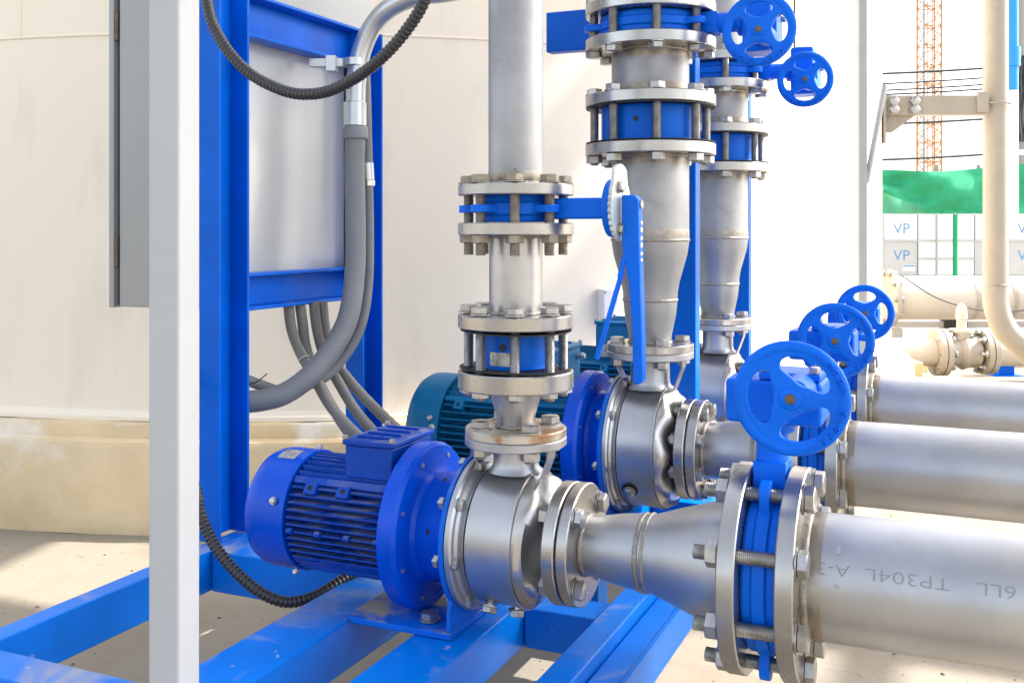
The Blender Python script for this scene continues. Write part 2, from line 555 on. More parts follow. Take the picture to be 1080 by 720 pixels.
ps = thing('panel_stand', 'tall blue channel stand holding the grey cabinet at left', 'stand', (-1.32, 1.6, BT))
def pz(z): return z - BT
def chan(x0, x1, y0, y1, z0, z1, name, t=.007):
    """upright channel, flanges pointing +X, seen from +X: web at x0"""
    o = Vector((-1.32, 1.6, 0))
    mb = MB()
    mb.box(x0 - o.x, x1 - o.x, y0 - o.y, y0 + t - o.y, pz(z0), pz(z1))
    mb.box(x0 - o.x, x1 - o.x, y1 - t - o.y, y1 - o.y, pz(z0), pz(z1))
    mb.box(x0 - o.x, x0 + t - o.x, y0 + t - o.y, y1 - t - o.y, pz(z0) + .001, pz(z1) - .001)
    return mb.obj(name, M['blue'], ps, bevel=.0015)
chan(-1.345, -1.297, 1.553, 1.644, BT + .002, 1.336, 'post')
chan(-1.345, -1.297, 2.06, 2.152, BT + .002, 1.336, 'post')
def chanh(z0, z1, name, t=.007):
    o = Vector((-1.32, 1.6, 0))
    mb = MB()
    ya, yb = 1.6455 - o.y, 2.0585 - o.y
    mb.box(-1.343 - o.x, -1.302 - o.x, ya, yb, pz(z0), pz(z0 + t))
    mb.box(-1.343 - o.x, -1.302 - o.x, ya, yb, pz(z1 - t), pz(z1))
    mb.box(-1.343 - o.x, -1.336 - o.x, ya, yb, pz(z0 + t), pz(z1 - t))
    return mb.obj(name, M['blue'], ps, bevel=.0015)
chanh(1.246, 1.334, 'crossbar')
chanh(.700, .775, 'crossbar')
MB().box(.02, .045, .40, .415, pz(.75), pz(.80)).box(.02, .045, .43, .445, pz(.75), pz(.80)).box(.02, .024, .415, .43, pz(.75), pz(.80)).obj('cable_bracket', M['blue'], ps, bevel=.001)

cb = thing('control_cabinet', 'grey steel control cabinet with its door and hinges at the left edge', 'cabinet', (-1.49, 1.86, .70))
CXL, CXR, CY0, CY1, CH = -.138, .135, -.225, .34, 1.0
MB().box(CXL, CXR, CY0, CY1, 0, CH).obj('body', M['grey'], cb, bevel=.002)
MB().box(CXL - .026, CXL - .012, CY0 - .004, CY1 + .004, -.002, CH + .002).obj('door', M['grey'], cb, bevel=.002)
MB().box(CXL - .0115, CXL - .0005, CY0 + .010, CY1 - .01, .004, CH - .004).obj('dark_door_gap', M['dark'], cb)  # black filler standing for the dark of the gap behind the door
for z_ in (.085, .56):
    h = MB()
    h.rod((CXL - .006, CY0 - .001, z_), (CXL - .006, CY0 - .001, z_ + .022), .0045, 10)
    h.rod((CXL - .006, CY0 - .001, z_ + .0225), (CXL - .006, CY0 - .001, z_ + .040), .004, 10)
    h.rod((CXL - .006, CY0 - .001, z_ + .0405), (CXL - .006, CY0 - .001, z_ + .062), .0045, 10)
    h.obj('hinge', M['brass'], cb)
MB().box(CXR + .0005, CXR + .006, CY0 + .015, .2, .03, CH - .45).obj('back_plate', M['panel'], cb, bevel=.001)

wp0 = rf(-.3956, 1.20)
wp = thing('white_post', 'square white painted steel post in the left foreground', 'post', (wp0.x, wp0.y, GZ), (0, 0, TH - R(8)))
wp.rotation_euler = (0, 0, R(6.5))
MB().box(-.021, .021, -.021, .021, .008, 2.3).obj('tube', M['white'], wp, bevel=.004)
MB().box(-.07, .07, -.07, .07, 0, .0075).obj('foot_plate', M['white'], wp, bevel=.002)

for i, (xc, yf) in enumerate(((-.615, 2.31), (-.63, 3.02))):
    sp = thing('support_post', ('blue support post standing behind the middle pump column', 'blue support post standing behind the farthest pump column')[i], 'post', (xc, yf, BB), group='blue posts behind the columns')
    MB().box(-.05, .05, .002, .045, 0, 1.28).obj('post', M['blue'], sp, bevel=.003)
    if i == 0:
        MB().box(-.32, -.051, .004, .04, 1.108, 1.205).obj('arm', M['blue'], sp, bevel=.003)
        MB().box(-.20, -.15, -.01, .03, 1.2055, 1.222).obj('clamp', M['blue'], sp, bevel=.002)


# ------------------------------------------------------------------ pumps
def build_pump(p, label, motor_mat, group):
    """local origin on the base under the discharge axis; pump axis along X at height za"""
    za = p['za']
    t = thing('pump', label, 'pump', group=group)
    c = (0, 0, za)
    rm = p['rm']                       # motor envelope radius
    xb, xf, xr0, xr1 = p['xb'], p['xf'], p['xr0'], p['xr1']
    mm = motor_mat
    # fan cover
    cv = MB().rev([(xb + .001, rm * .55), (xb, rm * .60), (xb + .002, rm * .80), (xb + .010, rm * .93), (xb + .022, rm * .985), (xb + .034, rm), (xf, rm), (xf, rm - .004), (xf - .003, rm - .004), (xf - .003, rm * .5)], 64, 'X', c).obj('fan_cover', M['gloss'] if mm is M['motor'] else mm, t)
    if mm is M['motor']:
        lb_ = []
        for i in range(5):
            a = R(96 + i * 4.5)
            for xx in (xf - .052, xf - .018):
                lb_.append((xx, math.cos(a) * (rm + .0006), za + math.sin(a) * (rm + .0006)))
        MB().add(lb_, [(2 * i, 2 * i + 1, 2 * i + 3, 2 * i + 2) for i in range(4)]).obj('sticker', M['plate'], cv)
    for k in range(4):
        a = R(20 + 90 * k)
        y_, z_ = -math.cos(a) * rm, math.sin(a) * rm
        link('screw', bolt_mesh(.006, .004, 0, 'bolt', False), cv, (xf - .018, y_, za + z_), Vector((0, y_, z_)).to_track_quat('Z', 'Y').to_euler())
    # motor core
    MB().rev([(xf - .004, rm * .73), (xr0 + .002, rm * .73)], 48, 'X', c).obj('motor_body', mm, t)
    # cooling fins, square to each side
    nf = p['nf']
    sp = 1.36 * rm / (nf + 1)
    for q in range(4):
        rot = Matrix.Translation(Vector(c)) @ Matrix.Rotation(R(90 * q), 4, 'X')
        for i in range(nf):
            h = (i - (nf - 1) / 2) * sp
            y1 = math.sqrt(max(1e-6, (rm * .965) ** 2 - h * h))
            y0 = math.sqrt(max(1e-6, (rm * .70) ** 2 - h * h))
            if q == 3 and abs(h) < rm * .0: continue
            MB().box(xf + .004, xr0 - .012, -y1, -y0, h - .0011, h + .0011, rot).obj('cooling_fin', mm, t)
    # flats at 45 degrees that close the fin fans
    for q in range(4):
        rot = Matrix.Translation(Vector(c)) @ Matrix.Rotation(R(90 * q + 45), 4, 'X')
        MB().box(xf + .002, xr0 - .008, -rm * .955, -rm * .76, -.006, .006, rot).obj('corner_rib', mm, t)
    # lifting lugs on the near upper side, small bosses along the middle
    for k, xx in enumerate(p['lugs']):
        lg = MB()
        rot = Matrix.Translation(Vector((xx, 0, za))) @ Matrix.Rotation(R(-36), 4, 'X')
        lg.box(-.011, .011, -rm * 1.01, -rm * .8, -.010, .010, rot)
        l = lg.obj('lug', mm, t, bevel=.002)
        hole = MB()
        hole.rod(rot @ Vector((0, -rm * 1.014, 0)), rot @ Vector((0, -rm * 1.0, 0)), .0042, 12)
        hole.obj('bolt_hole', M['dark'], l)
    for k in range(4):
        xx = xf + .012 + k * (xr0 - xf - .03) / 3
        MB().rev([(xx - .005, .001), (xx - .005, .005), (xx + .005, .005), (xx + .005, .001)], 10, 'X', (0, -rm * .955, za - rm * .10)).obj('boss', mm, t)
    # terminal box
    tx0, tx1, ty0, ty1, tz0, tz1 = p['tb']
    b = MB().box(tx0, tx1, ty0, ty1, za + rm * .78, tz1 - .012).obj('terminal_box', mm, t, bevel=.003)
    MB().box(tx0 - .004, tx1 + .004, ty0 - .004, ty1 + .004, tz1 - .0115, tz1 - .002).obj('lid', mm, b, bevel=.003)
    rb = MB()
    for k in range(4):
        yy = ty0 + (k + .7) * (ty1 - ty0) / 4.4
        rb.box(tx0 + .012, tx1 - .012, yy - .003, yy + .003, tz1 - .0025, tz1 + .002)
    rb.obj('lid_rib', mm, b, bevel=.001)
    for xx in (tx0, tx1):
        for yy in (ty0, ty1):
            link('screw', bolt_mesh(.005, .003, 0, 'bolt', False), b, (xx, yy, tz1 - .003))
    gl = MB().rod((tx1 - .001, ty1 - .02, tz1 - .03), (tx1 + .012, ty1 - .02, tz1 - .03), .008, 8).rod((tx1 + .012, ty1 - .02, tz1 - .03), (tx1 + .018, ty1 - .02, tz1 - .03), .006, 10)
    gl.obj('cable_gland', M['galv'], t)
    if p.get('plate'):
        MB().box(tx0 + .012, tx1 - .02, ty0 - .0062, ty0 - .0045, za + rm * .82, za + rm * .82 + .036).obj('nameplate', M['plate'], t)
    # adapter: big ring, lantern, mounting plate with foot
    rr, rl, rp = p['rring'], p['rl'], p['rp']
    xp0, xp1 = p['xp0'], p['xp1']
    B = M['gloss']
    ad = MB().rev([(xr0, rm * .5), (xr0, rr - .004), (xr0 + .003, rr), (xr1 - .006, rr), (xr1, rr - .005), (xr1 + .001, rl + .012), (xr1 + .003, rl + .004), (xr1 + .010, rl), (xp0 - .012, rl + .004), (xp0 - .002, rl + .011), (xp0, rl + .012), (xp0, rl - .03)], 80, 'X', c).obj('adapter', B, t)
    for k in range(8):
        a = R(22.5 + 45 * k)
        q = Vector((0, -math.cos(a), math.sin(a)))
        o = MB().rod((xr1 - .001, q.y * (rr - .018), za + q.z * (rr - .018)), (xr1 + .0025, q.y * (rr - .018), za + q.z * (rr - .018)), .0038, 12).obj('plug', M['bolt'], ad)
    for k in range(6):
        a = R(10 + 60 * k)
        q = Vector((0, -math.cos(a), math.sin(a)))
        xm = (xr1 + xp0) / 2
        MB().rod((xm, q.y * (rl - .004), za + q.z * (rl - .004)), (xm, q.y * (rl + .0022), za + q.z * (rl + .0022)), .0042, 12).obj('vent_hole', M['dark'], ad)
    ft = MB()
    ft.rev([(xp0 + .0005, rl - .03), (xp0 + .0005, rp), (xp1, rp), (xp1, rl - .03)], 72, 'X', c, closed=True)
    w = p['fw']
    ft.prism([(-w, .010), (w, .010), (w, .04), (w * .86, za - rp * .50), (-w * .86, za - rp * .50), (-w, .04)], xp0 + .0008, xp1 - .0003, 'X')
    ft.prism([(p['fx0'] + .012, -w), (xp1, -w), (xp1, w), (p['fx0'] + .012, w), (p['fx0'], w - .012), (p['fx0'], -w + .012)], 0, .0095, 'Z')
    f = ft.obj('foot', M['foot'], t, bevel=.0015)
    for yy in (-w * .62, w * .62):
        link('anchor_bolt', bolt_mesh(.016, .02, 0, 'bolt', True), f, (xp0 - .045, yy, .0012))
    # stainless casing
    rc, xg, xs = p['rc'], p['xg'], p['xs']
    rn, xe = p['rn'], p['xe']
    fl = MB().rev([(xp1 + .0005, rc * .5), (xp1 + .0005, rp - .004), (xp1 + .002, rp - .002), (xp1 + .009, rp - .002), (xp1 + .012, rp - .005), (xp1 + .013, rc + .006), (xp1 + .017, rc + .003), (xp1 + .019, rc - .004), (xp1 + .024, rc - .001)], 72, 'X', c).obj('casing_flange', M['steel'], t)
    ring_of('bolt', fl, bolt_mesh(.0105, .020, .003, 'bolt', False), 8, rp - .011, (xp1 + .0005, 0, za), 'X', R(10))
    MB().rev([(xp1 + .0245, rc - .004), (xp1 + .027, rc), (xs - .006, rc), (xs - .0045, rc + .0028), (xs + .0005, rc + .0028), (xs + .001, rc - .004)], 80, 'X', c).obj('casing', M['mach'], t)
    nl = p['lobes']

    def mod(r, a, tt):
        u = (r - rn) / (rc - rn)
        k = max(0.0, math.sin(PI * min(1, max(0, u)))) if r > rn + .001 else 0
        wv = math.cos(nl * tt + p['lph'])
        return r * (1 + p['amp'] * k * wv), a + .006 * k * wv
    prof = [(xs + .0012, rc - .001), (xs + .004, rc - .001), (xs + .010, rc - .006), (xs + .016, rc * .86 + rn * .14), (xs + .020, rc * .66 + rn * .34), (xs + .024, rc * .45 + rn * .55), (xs + .030, rc * .25 + rn * .75), (xs + .037, rc * .08 + rn * .92), (xe, rn)]
    MB().rev(prof, 144, 'X', c, mod=mod).obj('front_cover', M['cover'], t, sharp=50)
    # suction flange
    R2 = p['rsf']
    sf = flange(t, 'suction_flange', xe - .004, p['xsf'], rn - .01, R2, 'X', c, M['flange'])
    # discharge neck, flange and straps
    zn, zf0, zf1, rd, rdn = p['zn'], p['zf0'], p['zf1'], p['rd'], p['rdn']
    MB().rev([(zn, rdn * 1.22), (zn + .008, rdn * 1.05), (zn + .016, rdn), (zf0 + .001, rdn)], 48, 'Z').obj('discharge_neck', M['steel'], t)
    flange(t, 'discharge_flange', zf0, zf1, rdn - .01, rd, 'Z', m=M['steel'])
    for sx in p['straps']:
        s = MB()
        xa, xb2 = (rd - .02, xs + .004) if sx > 0 else (-rd + .02, xp1 + .013)
        zb = za + rc * .93
        pts = [(xa, zf0), (xa, zf0 - .018), (xb2 if sx < 0 else xs + .012, zb)]
        for (ua, wa), (ub, wb) in zip(pts, pts[1:]):
            s.prism([(ua - .0015, wa), (ua + .0015, wa), (ub + .0015, wb), (ub - .0015, wb)], -.014, .014, 'Z',
                    Matrix.Rotation(PI / 2, 4, 'X'))
        s.obj('strap', M['mach'], t)
    # drain plugs low on the near side
    for k, (xx, ang) in enumerate(p['drains']):
        a = R(ang)
        n = Vector((0, -math.cos(a), -math.sin(a)))
        o = link('drain_plug', bolt_mesh(.013, .006, 0, 'bolt', False), t, Vector((xx, 0, za)) + n * (rc + .002), n.to_track_quat('Z', 'Y').to_euler())
        if p['oval']:
            rotm = Matrix.Translation(Vector((xx, 0, za)) + n * (rc - .0005)) @ n.to_track_quat('Z', 'Y').to_matrix().to_4x4()
            MB().rod(rotm @ Vector((0, 0, 0)), rotm @ Vector((0, 0, .003)), .017, 16).obj('drain_pad', M['gasket'], o).matrix_parent_inverse = o.matrix_basis.inverted()
    return t


zax = .399 - BT
P1 = dict(za=zax, rm=.097, xb=-.446, xf=-.3588, xr0=-.1705, xr1=-.1384, nf=11, lugs=(-.318, -.258), tb=(-.264, -.180, -.062, .066, 0, .537 - BT),
          rring=.1275, rl=.083, rp=.118, xp0=-.0717, xp1=-.0640, fw=.092, fx0=-.245, rc=.1005, xg=-.05, xs=.034, rn=.047, xe=.0800, rsf=.089, xsf=.0950,
          zn=.497 - BT, zf0=.5375 - BT, zf1=.5505 - BT, rd=.077, rdn=.034, straps=(1, -1), lobes=4, lph=PI, amp=.06, drains=((-.02, 62), (.01, 80)), oval=False)
P2 = dict(za=zax, rm=.127, xb=-.5455, xf=-.4522, xr0=-.1507, xr1=-.1151, nf=11, lugs=(-.41, -.30), tb=(-.33, -.19, -.085, .085, 0, .605 - BT), plate=True,
          rring=.152, rl=.106, rp=.147, xp0=-.0715, xp1=-.0625, fw=.11, fx0=-.26, rc=.1275, xg=-.05, xs=.0405, rn=.060, xe=.0810, rsf=.104, xsf=.0978,
          zn=.522 - BT, zf0=.588 - BT, zf1=.6025 - BT, rd=.0925, rdn=.042, straps=(1, -1), lobes=8, lph=0, amp=.045, drains=((-.012, 34),), oval=True)

XC1, XC2, XC3 = -.623, -.62, -.632
Y1, Y2, Y3 = 1.42, 2.132, 2.842
pump1 = build_pump(P1, 'small blue pump with its bright blue motor in the foreground', M['motor'], None)
pump1.location = (XC1, Y1, BT)
pump2 = build_pump(P2, 'middle pump with large teal motor and scalloped stainless casing', M['teal'], 'larger pumps behind the first')
pump2.location = (XC2, Y2, BT)
pump3 = copy_tree(pump2)
pump3['label'] = 'farthest pump with teal motor and terminal box seen behind the middle pump'
pump3.location = (XC3, Y3, BT)


# ------------------------------------------------------------------ valves
def ears(mb, axis, n, ph, rb, rbc, re, h, which):
    A = AX[axis].to_4x4()
    for i in which:
        t = ph + 2 * PI * i / n
        rot = A @ Matrix.Rotation(t, 4, 'Z')
        pts = [(rb - .006, -re * 1.25), (rbc, -re)] + [(rbc + re * math.cos(a), re * math.sin(a)) for a in [R(x) for x in (-70, -45, -20, 0, 20, 45, 70)]] + [(rbc, re), (rb - .006, re * 1.25)]
        mb.prism(pts, -h, h, 'Z', rot)


def build_wheel(parent, pos, nsp, ph, rad=.0712, letters=True):
    """handwheel facing -Y"""
    mb = MB()
    c = Vector(pos)
    sec = []
    for k in range(14):
        a = 2 * PI * k / 14
        sec.append((.0062 * math.sin(a), rad - .0078 + .0082 * math.cos(a)))
    mb.rev(sec, 72, 'Y', c, closed=True)
    mb.rev([(-.008, .0035), (-.008, .0125), (-.006, .0145), (.012, .0165), (.016, .014), (.016, .004)], 32, 'Y', c)
    r0, r1 = .011, rad - .013
    half = PI / nsp
    rc_, hr_ = (.0395, .0150) if nsp == 4 else (.0375, .0165)
    K = 48
    for s in range(nsp):
        thc = ph + half + 2 * PI * s / nsp
        rings = []
        for lev_ in range(4):
            ring = []
            for k in range(K):
                a = 2 * PI * k / K
                ca, sa = math.cos(a), math.sin(a)
                e = 2 / 2.7
                hx, hy = abs(ca) ** e * (1 if ca >= 0 else -1), abs(sa) ** e * (1 if sa >= 0 else -1)
                rr_ = rc_ + hy * hr_
                wlen = (half * rr_ - (.0075 if nsp == 4 else .0085)) * (1.0 if hy > 0 else 1 + .25 * hy)
                hole = (wlen / rr_ * hx, rr_)
                m_ = max(abs(ca), abs(sa))
                outer = (half * ca / m_, (r0 + r1) / 2 + (r1 - r0) / 2 * sa / m_)
                f_ = (0, .10, .5, 1)[lev_]
                ring.append((hole[0] * (1 - f_) + outer[0] * f_, hole[1] * (1 - f_) + outer[1] * f_))
            rings.append(ring)
        vs_, fs_ = [], []
        for side in (-1, 1):
            for li, ring in enumerate(rings):
                yy = side * (.0022, .0042, .0048, .0046)[li]
                for (dth, rr_) in ring:
                    vs_.append(c + Vector((rr_ * math.cos(thc + dth), yy - .0015 * (1 - (rr_ - r0) / (r1 - r0)), rr_ * math.sin(thc + dth))))
        for o_ in (0, 4 * K):
            for li in range(3):
                for k in range(K):
                    k2 = (k + 1) % K
                    fs_.append((o_ + li * K + k, o_ + li * K + k2, o_ + (li + 1) * K + k2, o_ + (li + 1) * K + k))
        for k in range(K):
            k2 = (k + 1) % K
            fs_.append((k, k2, 4 * K + k2, 4 * K + k))
        mb.add(vs_, fs_)
    w = mb.obj('handwheel', M['cast'], parent, sharp=48)
    nb = MB()
    nb.rev([(-.0105, .0001), (-.0105, .0055), (-.009, .0066), (-.006, .0066)], 20, 'Y', c)
    nb.obj('spindle_end', M['brass'], w)
    if letters:
        lt = MB()
        for word, a_mid in (('OPEN', 28), ('CLOSE', -32)):
            chars = list(word)
            for i, chh in enumerate(chars):
                v, f = text_geo(chh, .0135, .0022)
                xs = [q.x for q in v]
                cx = (min(xs) + max(xs)) / 2
                a = R(a_mid + (len(chars) - 1) * 4.9 - i * 9.8)
                rot = Matrix.Rotation(a - PI / 2, 4, 'Z')
                out = []
                for q in v:
                    uu, vv = q.x - cx, q.y - .0045
                    d = Vector((uu, vv + rad - .0078, 0))
                    d = rot @ d
                    out.append(c + Vector((d.x, -.0066 - q.z, d.y)))
                lt.add(out, f)
            # arrow beside the word
            for k in range(5):
                a = R((a_mid + 29 if word == 'OPEN' else a_mid - 34) + (k - 2) * 2.6)
                p_ = c + Vector((math.cos(a) * (rad - .0078), -.0062, math.sin(a) * (rad - .0078)))
                lt.box(-.0016, .0016, -.001, .0008, -.0014, .0014, Matrix.Translation(p_))
        lt.obj('raised_lettering', M['cast'], w)
    return w


def build_gear_valve(label, gap, nsp, ph, stud, group, stud_phase=R(22.5)):
    """butterfly valve: pipe axis X, stem +Z, handwheel facing -Y; origin in the middle of the body"""
    t = thing('butterfly_valve', label, 'valve', group=group)
    h = gap / 2 - .0008
    b = MB()
    b.rev([(-h, .085), (-h, .104), (-h + .004, .1075), (-.010, .1075), (-.008, .112), (.008, .112), (.010, .1075), (h - .004, .1075), (h, .104), (h, .085)], 72, 'X', closed=True)
    ears(b, 'X', 8, stud_phase, .108, .1225, .0185, .0068, (1, 2, 5, 6))
    b.obj('body', M['cast'], t, bevel=.0012)
    nk = MB()
    nk.rev([(.098, .0235), (.112, .0225), (.185, .0205), (.190, .030), (.2025, .030)], 36, 'Z')
    nk.box(-.022, .022, -.0245, .0245, .10, .150)
    nk.obj('neck', M['cast'], t, bevel=.002)
    gb = MB()
    gb.box(-.056, .070, -.040, .040, .2035, .262)
    gbo = gb.obj('gearbox', M['cast'], t, bevel=.006)
    MB().box(-.012, .068, -.038, .038, .2625, .273).obj('lid', M['cast'], gbo, bevel=.003)
    MB().rev([(-.095, .016), (-.093, .019), (-.0405, .021)], 28, 'Y', (.043, 0, .2335 + .0195)).obj('shaft_housing', M['cast'], gbo)
    MB().rod((.043, -.113, .253), (.043, -.09, .253), .0075, 14).obj('shaft', M['bolt'], gbo)
    MB().rev([(-.05, .018), (.046, .02), (.05, .017)], 24, 'X', (-.01, .0, .222)).obj('worm_housing', M['cast'], gbo)
    for xx in (-.004, .06):
        for yy in (-.03, .03):
            link('lid_bolt', bolt_mesh(.008, .004, 0, 'bolt', False), gbo, (xx, yy, .2725))
    build_wheel(t, (.043, -.119, .253), nsp, ph)
    ring_of('stud_bolt', t, stud, 8, .1205, (0, 0, 0), 'X', stud_phase)
    return t


FT = .0235                                   # flange thickness, 150A
stud6 = [bolt_mesh(.020, .049 + 2 * FT, .016, 'bolt', True, k) for k in (0, 1)]
gap6 = .049
sv = build_gear_valve('blue suction valve nearest the camera with OPEN CLOSE handwheel', gap6, 3, R(0), stud6, 'suction butterfly valves')
VX1, VX2, VX3 = -.241, -.268, -.276
AXZ = .399
sv.location = (VX1, Y1, AXZ)
sv2 = build_gear_valve('blue suction valve in the middle pipeline with a four spoke handwheel', gap6, 4, R(45), stud6, 'suction butterfly valves')
sv2.location = (VX2, Y2, AXZ)
sv3 = copy_tree(sv2)
sv3['label'] = 'blue suction valve on the farthest pipeline, its handwheel partly hidden'
sv3.location = (VX3, Y3, AXZ)
dv2 = copy_tree(sv2)
dv2['label'] = 'blue butterfly valve high on the middle column, large handwheel at top of picture'
dv2['group'] = 'discharge butterfly valves'
dv2.location = (XC2, Y2, 1.2925)
dv2.rotation_euler = (0, PI / 2, 0)
dv3 = copy_tree(dv2)
dv3['label'] = 'blue butterfly valve high on the farthest column with the outermost right handwheel'
dv3.location = (XC3, Y3, 1.2925)


def build_check_valve(label, gap, rb, Rp, bc, stud, mb_, group, plates=True, tilt=0.0):
    """wafer check valve, axis Z, origin mid body"""
    t = thing('check_valve', label, 'valve', group=group)
    h = gap / 2
    MB().rev([(-h + .004, rb - .02), (-h + .004, rb + .004), (-h + .008, rb), (h - .008, rb), (h - .004, rb + .004), (h - .004, rb - .02)], 64, 'Z', closed=True).obj('body', mb_, t)
    for sgn in (-1, 1):
        g_ = MB().rev([(sgn * (h - .0026), rb - .02), (sgn * (h - .0026), Rp), (sgn * (h - .0008), Rp), (sgn * (h - .0008), rb - .02)], 64, 'Z', closed=True).obj('gasket', M['gasket'], t)
        if plates:
            g_.rotation_euler = (tilt * sgn, tilt, 0)
    a = R(-90)
    MB().rod((math.cos(a) * (rb - .002), math.sin(a) * (rb - .002), .006), (math.cos(a) * (rb + .0018), math.sin(a) * (rb + .0018), .006), .0055, 14).obj('plug', M['gasket'], t)
    ring_of('stud_bolt', t, stud, 8, bc, (0, 0, 0), 'Z', R(22.5))
    return t


# ------------------------------------------------------------------ column one
rt = thing('riser_pipe', 'narrow grey stainless riser pipe above the foreground pump', 'pipe', (XC1, Y1, .912), group='riser pipes')
flange(rt, 'flange', 0, .017, .035, .0875)
MB().rev([(.0172, .036), (.0172, .0415), (.95, .0415)], 64).obj('tube', M['riser'], rt)
weld(rt, .018, .0425)
tint(rt, .029, .0415, w=.007)
v, f = text_geo('2', .017)
o_ = []
for q in v:
    ang = R(-66) + (q.x - .005) / .0415
    o_.append(Vector((math.cos(ang), math.sin(ang), 0)) * .0417 + Vector((0, 0, .028 + q.y)))
MB().add(o_, f).obj('pen_mark', M['pen'], rt)

lv = thing('butterfly_valve', 'blue butterfly valve with long hanging lever on the foreground column', 'valve', (XC1, Y1, .8922))
g1 = .912 - .8715 - .0012
b = MB()
b.rev([(-g1 / 2, .035), (-g1 / 2, .050), (-.011, .052), (-.008, .056), (.008, .056), (.011, .052), (g1 / 2, .050), (g1 / 2, .035)], 64, closed=True)
ears(b, 'Z', 8, R(22.5), .054, .0715, .0145, .0055, (0, 3, 4, 7, 5))
b.obj('body', M['cast'], lv, bevel=.001)
s_ = MB()
s_.box(.050, .160, -.014, .014, -.0155, .0155)
s_.obj('stem_housing', M['cast'], lv, bevel=.004)
# notch plate: a toothed quadrant square to the stem
pts = []
for k in range(60):
    a = 2 * PI * k / 60
    rr_ = .048 if (k % 2 or math.sin(a) > .55) else .0445
    pts.append((rr_ * math.cos(a), rr_ * math.sin(a) + (.016 if math.sin(a) > .8 else 0)))
npl = MB().prism(pts, .1615, .1665, 'X').obj('notch_plate', M['notch'], lv)
MB().prism([(.042 * math.cos(R(x)), .042 * math.sin(R(x))) for x in range(0, 360, 12)], .150, .1612, 'X').obj('mounting_pad', M['cast'], lv, bevel=.001)
for k in (-1, 1):
    link('bolt', bolt_mesh(.009, .006, .003, 'bolt', False), npl, (.1635, -.012, .030 * k), (0, PI / 2, 0))
# lever: wide head, long handle hanging down
lev = [(.170, .020), (.190, .020), (.196, .012), (.197, -.05), (.199, -.13), (.201, -.20), (.2015, -.262), (.197, -.270), (.190, -.270), (.187, -.264), (.186, -.19), (.181, -.115), (.173, -.075), (.170, -.045)]
l_ = MB().prism([(-v_, u_) if False else (u_, v_) for u_, v_ in [(a_, b_ * .935) for a_, b_ in lev]], -.011, .011, 'Z', Matrix.Rotation(PI / 2, 4, 'X')).obj('lever', M['cast'], lv, bevel=.003)
MB().rod((.1965, 0, .005), (.1985, 0, .005), .006, 16).obj('spindle_end', M['bolt'], l_)
for k in range(6):                                # worn pale casting marks down the edge of the lever
    MB().box(.1962, .1978, -.0045, .0045, -.024 - k * .011, -.019 - k * .011 + .002 * (k % 2)).obj('casting_mark', M['notch'], l_, bevel=.0006)
tr = MB()
tr.rod((.176, -.006, -.06), (.168, -.012, -.10), .0035, 10)
tr.box(-.0034, .0034, -.003, .003, -.135, 0, Matrix.Translation((.172, -.010, -.09)) @ Matrix.Rotation(R(17), 4, 'Y'))
tr.obj('trigger', M['cast'], l_, bevel=.001)
SB8 = [bolt_mesh(.0155, .0405 + .017 + .0180, .018, 'dullbolt', True, k) for k in (0, 1)]
ring_of('stud_bolt', lv, SB8, 8, .0715, (0, 0, 0), 'Z', R(22.5))

spl = thing('spool_pipe', 'short flanged stainless spool between two valves on the foreground column', 'pipe', (XC1, Y1, .7137), group='spool pieces')
flange(spl, 'flange', 0, .0203, .035, .0875)
flange(spl, 'flange', .1393, .1575, .035, .0875)
MB().rev([(.0207, .0405), (.139, .0405)], 64).obj('tube', M['mach'], spl)
weld(spl, .022, .041)
weld(spl, .138, .041)

cs1 = [bolt_mesh(.0155, .062 + .0203 + .026, .004, 'bolt', True, k) for k in (0, 1)]
ck1 = build_check_valve('blue wafer check valve low on the foreground column', .7137 - .652, .048, .0845, .0715, cs1, M['blue'], 'check valves', True, R(1.2))
ck1.location = (XC1, Y1, (.7137 + .650) / 2)
a = R(-100)
v_ = []
pm = MB()
for i in range(7):
    t_ = R(-118 + i * 7)
    v_ += [(math.cos(t_) * .0487, math.sin(t_) * .0487, -.022), (math.cos(t_) * .0487, math.sin(t_) * .0487, -.002)]
pm.add(v_, [(2 * i, 2 * i + 2, 2 * i + 3, 2 * i + 1) for i in range(6)]).obj('nameplate', M['plate'], ck1)

rd1 = thing('reducer', 'tapered stainless reducer above the rusty flange of the foreground pump', 'reducer', (XC1, Y1, .5508), group='vertical reducers')
flange(rd1, 'flange', .0722, .0990, .033, .0875)
fx = flange(rd1, 'flange', 0, .0130, .024, .0765, m=M['rusty'], label='rust stained lower flange')
MB().rev([(.0134, .0285), (.030, .0295), (.055, .037), (.0718, .0405)], 64).obj('cone', M['steel'], rd1)
weld(rd1, .0145, .0292)
ring_of('bolt', fx, bolt_mesh(.0165, .0265, .004, 'bolt', True), 4, .0570, (0, 0, -.0003), 'Z', R(45))


